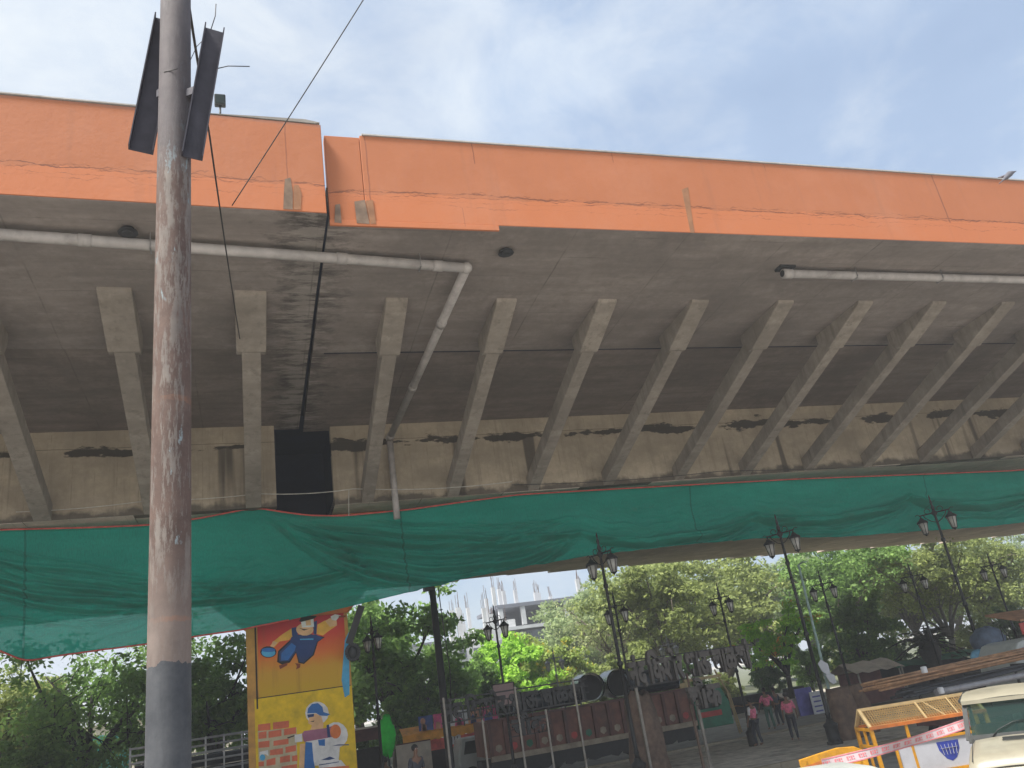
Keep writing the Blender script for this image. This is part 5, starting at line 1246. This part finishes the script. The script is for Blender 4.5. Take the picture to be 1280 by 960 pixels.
def tree_proto(seed, h, Rr, trunk_r, fork, n_limb, per, size, mat, bark, spread=1.0, flat=.55, droop=0, sub=5, fill=20, low=.35):
    rg = random.Random(seed); rng = np.random.default_rng(seed)
    s = MB(); base = [(0, 0, -.1), (.06*h*rg.uniform(-.3, .3), .03*h*rg.uniform(-1, 1), fork*.5), (.08*h*rg.uniform(-.5, .5), .05*h*rg.uniform(-1, 1), fork)]
    s.tube(base, [trunk_r*1.25, trunk_r, trunk_r*.85], 10); top = Vector(base[-1]); cl, cr = [], []
    for i in range(n_limb):
        a = 2*math.pi*(i+rg.uniform(-.3, .3))/n_limb; el = rg.uniform(.15, 1.25); rr_ = Rr*rg.uniform(.6, .95)*spread
        end = Vector((rr_*math.cos(a)*math.cos(el*.8), rr_*math.sin(a)*math.cos(el*.8), fork+(h-fork)*(low+(.95-low)*math.sin(el)*rg.uniform(.8, 1.0))))
        mid = top.lerp(end, .5)+Vector((rg.uniform(-.3, .3), rg.uniform(-.3, .3), .10*h*rg.uniform(.1, 1)))
        q1 = top.lerp(mid, .5)+Vector((0, 0, .03*h)); s.tube([top, q1, mid, end], [trunk_r*.6, trunk_r*.45, trunk_r*.3, trunk_r*.12], 7)
        for j in range(sub):
            st = mid.lerp(end, rg.uniform(-.2, 1)); dv = Vector((rg.gauss(0, 1), rg.gauss(0, 1), rg.gauss(.15, .7))).normalized()*Rr*rg.uniform(.22, .48)
            e2 = st+dv; s.tube([st, st.lerp(e2, .5)+Vector((0, 0, .12*dv.length)), e2], [trunk_r*.16, trunk_r*.10, trunk_r*.04], 5)
            cl.append(e2); cr.append(Rr*rg.uniform(.13, .27))
            if rg.random() < .6: cl.append(st.lerp(e2, .6)); cr.append(Rr*rg.uniform(.1, .2))
        cl.append(end); cr.append(Rr*rg.uniform(.16, .28))
    for i in range(fill):
        a = rg.uniform(0, 6.28); u = rg.random()**.5*Rr*.75; zz = fork+(h-fork)*rg.uniform(low*.9, .9); cl.append(Vector((u*math.cos(a), u*math.sin(a), zz))); cr.append(Rr*rg.uniform(.14, .26))
    tr = s.build('trunk', bark, None); me = leaves_mesh('crown', (np.array([list(c) for c in cl]), np.array(cr)), per, size, mat, rng, flat, droop)
    co = bpy.data.objects.new('crown', me); COL.objects.link(co)
    return tr, co
def plant(proto, label, px, Y, h_scale, rz, mat=None, bark=None, group='trees beyond the flyover', name='broadleaf_tree', z=0, sx=None, cat='tree'):
    q = at(px, 850, Y); t = thing(name, label, cat, (q.x, Y, z), R(rz), group)
    tr, cr = proto
    a = tr if not tr.get('used') else tr.copy(); b = cr if not cr.get('used') else cr.copy()
    for o, src in ((a, tr), (b, cr)):
        if o is src: src['used'] = 1
        else: COL.objects.link(o)
        o.parent = t
    for o, mm in ((a, bark), (b, mat)):
        if mm: o.material_slots[0].link = 'OBJECT'; o.material_slots[0].material = M[mm]
    k = sx or h_scale; t.scale = (k, k, h_scale); return t
P_big = tree_proto(1, 13, 6.0, .38, 3.6, 9, 128, .19, 'leaf_olive', 'bark', sub=7, fill=44, low=.05)
P_wide = tree_proto(2, 12, 6.4, .42, 3.0, 9, 128, .19, 'leaf_mid', 'bark', spread=1.1, flat=.5, sub=7, fill=40, low=.05)
P_dark = tree_proto(3, 11, 5.2, .34, 2.8, 8, 100, .19, 'leaf_dark', 'bark_dark', sub=6, fill=34, low=.05)
P_sparse = tree_proto(4, 11, 5.6, .30, 2.6, 8, 70, .16, 'leaf_dark', 'bark_dark', spread=1.15, flat=.5, droop=.6, sub=6, fill=16, low=.1)
P_round = tree_proto(5, 7, 3.6, .2, 1.6, 8, 100, .17, 'leaf_bright', 'bark', sub=6, fill=34, low=.0)
P_small = tree_proto(6, 5.6, 2.7, .16, 2.0, 7, 95, .11, 'leaf_flower', 'bark_dark', spread=1.15, flat=.35, sub=5, fill=8, low=.3)
P_bare = tree_proto(7, 12.5, 5.2, .28, 3.4, 9, 30, .13, 'leaf_pale', 'bark', sub=7, fill=6, low=.25)
T = [
 (P_wide, 'olive green tree at the far left edge under the net corner', 8, 56, .74, 10, 'leaf_olive', None),
 (P_wide, 'rounded mid green tree behind the thin tree at the left edge', 50, 66, .60, 170, 'leaf_pale', None),
 (P_sparse, 'thin leaved tree with arching dark branches left of the rusty pole', 110, 50, .98, 60, 'leaf_mid', None),
 (P_sparse, 'sparse dark tree half hidden behind the rusty pole', 185, 57, .98, 200, 'leaf_mid', None),
 (P_dark, 'dense dark tree with a thick forked trunk between rusty pole and pier', 268, 49, .86, 140, 'leaf_mid', None),
 (P_dark, 'tall dark green tree between the pier and the plain black pole', 490, 54, 1.06, 250, 'leaf_mid', None),
 (P_wide, 'pale green tree just right of the pier behind the kiosk', 448, 66, .95, 20, 'leaf_mid', None),
 (P_round, 'bright yellow green tree below the unfinished building', 632, 62, 1.08, 0, None, None),
 (P_round, 'small dull green tree left of the bright yellow green one', 570, 60, .98, 120, 'leaf_mid', None),
 (P_round, 'olive tree with golden flowers right of the bright green tree', 690, 64, 1.04, 80, 'leaf_gold', None),
 (P_bare, 'thin pale brownish tree behind the first tall lantern post', 775, 66, .92, 30, None, None),
 (P_big, 'broad olive green tree right of the first tall lantern post', 835, 62, 1.0, 0, None, None),
 (P_wide, 'tall mid green tree behind the post at the right letter sign', 915, 68, 1.16, 90, None, None),
 (P_small, 'small flat topped tree with orange blossom right of the letter sign', 985, 43, 1.0, 0, None, None),
 (P_big, 'large full green tree behind the pale teal mast', 1085, 63, 1.06, 130, 'leaf_mid', None),
 (P_round, 'low dark green tree at the foot of the large tree by the teal mast', 1085, 47, .82, 190, 'leaf_mid', None),
 (P_wide, 'wide green tree behind the spiky palm', 1170, 66, 1.1, 220, 'leaf_olive', None),
 (P_bare, 'tall thin tree with grey trunk right of the spiky palm', 1197, 44, .74, 40, 'leaf_olive', 'bark_grey'),
 (P_big, 'olive tree behind the wrapped load at the right edge', 1262, 67, 1.0, 260, None, None),
 (P_dark, 'dark tree glimpsed behind the painted pier', 385, 58, .9, 300, None, None),
 (P_round, 'low leafy tree at the bottom left corner', 45, 44, .62, 40, 'leaf_mid', None),
 (P_round, 'low leafy tree left of the food stall posters', 512, 50, .7, 240, 'leaf_mid', None),
 (P_round, 'low green tree behind the lorry pipes', 790, 55, .75, 310, 'leaf_olive', None),
]
for pr__, lab, px, Y, hs, rz, mt, bk in T: plant(pr__, lab, px, Y, hs, rz, mt, bk)
for i, px in enumerate((745, 805, 875, 960, 1030, 1130, 1215, 1290, 1350)):
    plant((P_wide, P_big, P_bare)[i % 3], ('hazy distant tree behind the olive trees, %s' % ('above the lorry pipes', 'above the left end of the letter sign', 'above the middle of the letter sign', 'above the orange blossom tree', 'above the pale teal mast', 'above the spiky palm', 'above the wrapped load', 'at the right edge', 'past the right edge')[i]), px, 84+(i*5) % 9, 1.12+.06*(i % 3), 70*i, 'leaf_far', None, 'hazy trees in the far row')
for i in range(16):
    px = 455+i*56; plant(P_round, 'low leafy shrub in the row behind the pavement, %s' % ('behind the kiosk', 'below the plain black pole', 'left of the posters', 'behind the posters', 'below the bright green tree', 'behind the left sign', 'at the first tall post', 'behind the black pipes', 'under the right sign start', 'under the right sign middle', 'under the right sign end', 'under the orange blossom tree', 'below the teal mast', 'left of the spiky palm', 'behind the spiky palm', 'behind the wrapped load')[i], px, 51.6+(i*7) % 3, .36+.07*((i*5) % 4), 47*i, ('leaf_dark', 'leaf_mid', 'leaf_olive')[i % 3], None, 'low shrubs behind the pavement', 'shrub', cat='shrub')
# spiky palm
q = at(1160, 806, 40); t = thing('spiky_palm', 'dark spiky palm with a short thick trunk above the bamboo load', 'palm', (q.x, 40, 0))
s = MB(); s.lathe((0, 0, 0), [(.5, 0), (.42, 1.5), (.45, q.z-.9), (.62, q.z-.4), (.5, q.z+.1), (.2, q.z+.3)], 12); s.build('trunk', 'bark_dark', t)
rg = random.Random(9); s = MB(); z0 = q.z
for i in range(40):
    a = rg.uniform(0, 6.28); L_ = rg.uniform(1.5, 2.7); el = rg.uniform(.15, 1.4); c, sn = math.cos(a), math.sin(a); pts = []
    for j in range(7):
        u = j/6; rr_ = L_*u*math.cos(el*(1-.2*u)); zz = z0+L_*(math.sin(el)*u-(.75-.3*math.sin(el))*u*u*.95); pts.append(Vector((c*rr_, sn*rr_, zz)))
    s.tube(pts, [.07, .065, .055, .045, .036, .025, .008], 5)
    for j in range(1, 7):
        for sg in (-1, 1):
            p_ = pts[j]; e_ = p_+Vector((-sn*sg*.34+c*.2, c*sg*.34+sn*.2, -.06)); p2 = pts[j].lerp(pts[j-1], .55); s.add([p_, p2, e_], [(0, 1, 2)])
s.build('crown', 'frond', t)
# pollarded brown trunks on the median
def stump(lab, px0, py0, px1, py1, Y, r, seed):
    a, b = at(px0, py0, Y), at(px1, py1, Y); rg = random.Random(seed); t = thing('tree_stump', lab, 'tree stump', (b.x, Y, .12))
    s = MB((b.x, Y, .12)); s2 = []
    pts = [Vector((b.x, Y, .0)), b.lerp(a, .15), b.lerp(a, .5)+Vector((.06, 0, 0)), b.lerp(a, .8), a]; pts[1].y = pts[2].y = pts[3].y = pts[4].y = Y
    n = 14; vs = []
    for i, p in enumerate(pts):
        for k in range(n):
            an = 2*math.pi*k/n; q_ = r[i]*(1+.13*math.sin(an*3+seed)+rg.uniform(-.07, .07)); vs.append(p+Vector((q_*math.cos(an), q_*math.sin(an)*.8, (rg.uniform(-.12, .16) if i == 4 else 0))))
    s.add(vs, [(i*n+k, i*n+(k+1) % n, (i+1)*n+(k+1) % n, (i+1)*n+k) for i in range(4) for k in range(n)] + [tuple(4*n+k for k in range(n))], 0, True); s.build('trunk', 'bark_brown', t)
    return t, a
stump('thick brown tree stump right of the lantern post before the barricade', 1046, 864, 1068, 940, 26.6, [.72, .62, .56, .5, .42], 3)
stump('thinner brown tree stump leaning beside the barricade end', 1066, 860, 1080, 900, 27.2, [.5, .42, .38, .36, .30], 5)
stump('broad brown tree stump in front of the red brown lorry', 795, 868, 812, 960, 26.9, [.72, .64, .58, .52, .42], 8)

# ================================================================== unfinished building
BY = 112.0
q0, q1, qt, qs = at(600, 775, BY), at(737, 748, BY), at(630, 757, BY), at(630, 785, BY)
BO = Vector((q0.x, BY, 0))
t = thing('unfinished_building', 'hazy grey concrete frame under construction with bare columns and rebar', 'building', BO)
bw = 17.0; zr = 14.9; zl = 12.0
s = MB(); s.box((bw/2+1.8, 6, zr), (bw-1.8, 12, .5)); s.build('roof_slab', 'bld_slab', t)
s = MB(); s.box((bw/2+1.8, 6, zl-.2), (bw-1.8, 12, .45)); s.build('floor_slab', 'bld_grey', t)
s = MB(); s.box((bw/2+1.8, 8, (zr+zl)/2), (bw-2.2, .3, zr-zl-.4)); s.box((bw/2+1.8, 6, zl/2-.3), (bw-1.9, 11, zl-.8)); s.build('wall', 'bld_dark', t)
for i in range(5):
    s = MB(); x = 3.2+i*3.3; s.box((x, .4, (zr+zl)/2), (.6, .6, zr-zl-.3)); s.build('column', 'bld_grey', t)
rg = random.Random(6)
for i in range(9):
    x = 2.6+i*1.85; hh = rg.uniform(1.0, 3.0); s = MB(); y_ = rg.choice((.6, 4, 8)); s.box((x, y_, zr+.25+hh/2), (.5, .5, hh)); c_ = s.build('roof_column', 'bld_grey', t)
    s = MB()
    for k in range(5): xx = x+rg.uniform(-.22, .22); s.bar((xx, y_+rg.uniform(-.2, .2), zr+.2+hh), (xx+rg.uniform(-.15, .15), y_, zr+.2+hh+rg.uniform(.8, 2.0)), .05)
    s.build('rebar', 'rebar', c_)
for i in range(9):
    x = -4.6+i*.95; y_ = rg.choice((-2, 1, 3)); zt2 = 13.0+rg.uniform(-1.6, 3.6); s = MB(); w = rg.uniform(.3, .7); s.box((x, y_, zt2/2), (w, w, zt2)); c_ = s.build('tower_column', 'bld_grey', t)
    s = MB()
    for k in range(4): xx = x+rg.uniform(-.3, .3); s.bar((xx, y_, zt2), (xx, y_, zt2+rg.uniform(.8, 2.2)), .05)
    s.build('rebar', 'rebar', c_)
s = MB(); s.box((-1.2, 1, 5.2), (7.5, 4, 10.4)); s.box((.8, 2, 6.2), (4.0, 5, 12.2)); s.build('stair_block', 'bld_grey', t)
s = MB()
for x in (-3.2, -1.2, .7): 
    for z in (5, 7.5, 9.3): s.box((x, -1.02, z), (1.0, .06, 1.0))
s.build('window_opening', 'bld_dark', t)
s = MB(); s.box((4.5, .2, zl+.55), (1.2, .1, 1.0)); s.build('white_sheet', 'poster_white', t)
q = at(95, 940, 92); t = thing('pale_building', 'pale beige building glimpsed through the left trees', 'building', (q.x-10, 92, 0))
s = MB(); s.box((10, 5, 3.1), (30, 10, 6.2)); s.build('wall', 'bld_beige', t); s = MB(); s.box((10, 5, 6.35), (31, 11, .3)); s.build('roof', 'bld_grey', t)
for i in range(8):
    s = MB(); s.box((-3+i*3.6, -.03, 3.4), (1.3, .06, 1.3)); s.build('window', 'bld_dark', t)
# pale high block far behind on the left of the black pole
q = at(575, 830, 125); t = thing('office_block', 'pale grey high block fading behind the trees left of the unfinished building', 'building', (q.x, 125, 0))
s = MB(); s.box((-3, 5, 6.0), (13, 10, 12)); s.build('wall', 'bld_grey', t)
s = MB(); s.box((-3, 5, 12.15), (13.6, 10.6, .3)); s.build('roof', 'bld_slab', t)
for k in range(3):
    for i in range(4):
        s = MB(); s.box((-7.8+i*3.2, -.03, 3.2+k*3.2), (1.5, .06, 1.3)); s.build('window', 'bld_slab', t)

# ================================================================== light, sky, camera
SUN_EL, SUN_AZ = R(60), R(-158)      # direction towards the sun, azimuth from +X
sd = Vector((math.cos(SUN_EL)*math.cos(SUN_AZ), math.cos(SUN_EL)*math.sin(SUN_AZ), math.sin(SUN_EL)))
w = bpy.data.worlds.new('World'); sc.world = w; w.use_nodes = True
n, l = w.node_tree.nodes, w.node_tree.links; bg = n['Background']; out = n['World Output']
sky = n.new('ShaderNodeTexSky'); sky.sky_type = 'NISHITA'; sky.sun_disc = False; sky.sun_elevation = SUN_EL; sky.sun_rotation = math.pi/2 - SUN_AZ
sky.dust_density = 2.2; sky.air_density = 1.1; sky.ozone_density = 1.2
l.new(sky.outputs[0], bg.inputs['Color']); bg.inputs['Strength'].default_value = .065
tc = n.new('ShaderNodeTexCoord')
def wnoise(scale, detail, rough, stretch, loc=(0, 0, 0)):
    mp = n.new('ShaderNodeMapping'); mp.inputs['Scale'].default_value = stretch; mp.inputs['Location'].default_value = loc; l.new(tc.outputs['Generated'], mp.inputs['Vector'])
    t = n.new('ShaderNodeTexNoise'); t.inputs['Scale'].default_value = scale; t.inputs['Detail'].default_value = detail; t.inputs['Roughness'].default_value = rough; t.inputs['Distortion'].default_value = .4
    l.new(mp.outputs[0], t.inputs['Vector']); return t.outputs['Fac']
n1 = wnoise(1.35, 7, .5, (1, 1, 2.0), (3.1, 1.2, .4)); n2 = wnoise(5.0, 8, .62, (1, 1, 1.6), (.3, 2.2, 5.4))
def wm(op, a, b):
    x = n.new('ShaderNodeMath'); x.operation = op
    for s_, v_ in zip(x.inputs, (a, b)):
        if isinstance(v_, (int, float)): s_.default_value = v_
        else: l.new(v_, s_)
    return x.outputs[0]
# the cloud bank is thickest to the left (towards -X) and thins to the right
sp = n.new('ShaderNodeSeparateXYZ'); l.new(tc.outputs['Generated'], sp.inputs[0])
f_ = wm('ADD', wm('MULTIPLY', n1, .86), wm('MULTIPLY', n2, .14)); f_ = wm('SUBTRACT', f_, wm('MULTIPLY', sp.outputs['X'], .16))
r_ = n.new('ShaderNodeValToRGB'); r_.color_ramp.elements[0].position = .34; r_.color_ramp.elements[1].position = .56
r_.color_ramp.elements[0].color = (.62, .62, .62, 1); r_.color_ramp.elements[1].color = (1, 1, 1, 1); l.new(f_, r_.inputs['Fac'])
cb_ = n.new('ShaderNodeValToRGB'); e = cb_.color_ramp.elements; e[0].position = .36; e[0].color = (.50, .63, .84, 1); e[1].position = .72; e[1].color = (.94, .98, 1.0, 1); l.new(wm('SUBTRACT', wm('ADD', wm('MULTIPLY', n2, .6), wm('MULTIPLY', n1, .4)), wm('MULTIPLY', sp.outputs['X'], .20)), cb_.inputs['Fac'])
bc = n.new('ShaderNodeBackground'); l.new(cb_.outputs[0], bc.inputs['Color']); bc.inputs['Strength'].default_value = .39
ms = n.new('ShaderNodeMixShader'); l.new(r_.outputs[0], ms.inputs[0]); l.new(bg.outputs[0], ms.inputs[1]); l.new(bc.outputs[0], ms.inputs[2]); l.new(ms.outputs[0], out.inputs['Surface'])
sl = bpy.data.lights.new('sun', 'SUN'); sl.energy = 3.4; sl.angle = R(14); sl.color = (1, .95, .87)
so = bpy.data.objects.new('sun', sl); COL.objects.link(so); so.rotation_euler = sd.to_track_quat('Z', 'Y').to_euler(); so.location = (0, -20, 60)
HAZE = 0.0015
if HAZE:
    s = MB((0, 0, 0)); s.box((0, 0, 9.75), (1404, 1404, 21.5)); hz = s.build('haze', 'white_paint'); hz['kind'] = 'stuff'
    hm = bpy.data.materials.new('haze_air'); hm.use_nodes = True; hm.node_tree.nodes.clear()
    ho = hm.node_tree.nodes.new('ShaderNodeOutputMaterial'); hv = hm.node_tree.nodes.new('ShaderNodeVolumePrincipled'); hv.inputs['Color'].default_value = (.92, .95, 1, 1); hv.inputs['Density'].default_value = HAZE
    hm.node_tree.links.new(hv.outputs[0], ho.inputs['Volume']); hz.data.materials.clear(); hz.data.materials.append(hm)
cd = bpy.data.cameras.new('camera'); cam = bpy.data.objects.new('camera', cd); COL.objects.link(cam); sc.camera = cam
cd.sensor_fit = 'HORIZONTAL'; cd.sensor_width = 36; cd.lens = 36*F/1280; cd.clip_end = 4000; cd.clip_start = .05
xr_ = RGT*math.cos(ROLL) - CU*math.sin(ROLL); yu = RGT*math.sin(ROLL) + CU*math.cos(ROLL)
mw = Matrix((xr_, yu, -FW)).transposed().to_4x4(); mw.translation = CAM; cam.matrix_world = mw
sc.view_settings.view_transform = 'Standard'; sc.view_settings.look = 'None'; sc.view_settings.gamma = 1; sc.view_settings.use_curve_mapping = False; sc.view_settings.exposure = 1.42
sc.render.engine = 'CYCLES'; sc.cycles.use_denoising = True; sc.cycles.max_bounces = 8; sc.cycles.transparent_max_bounces = 12; sc.cycles.sample_clamp_indirect = 6
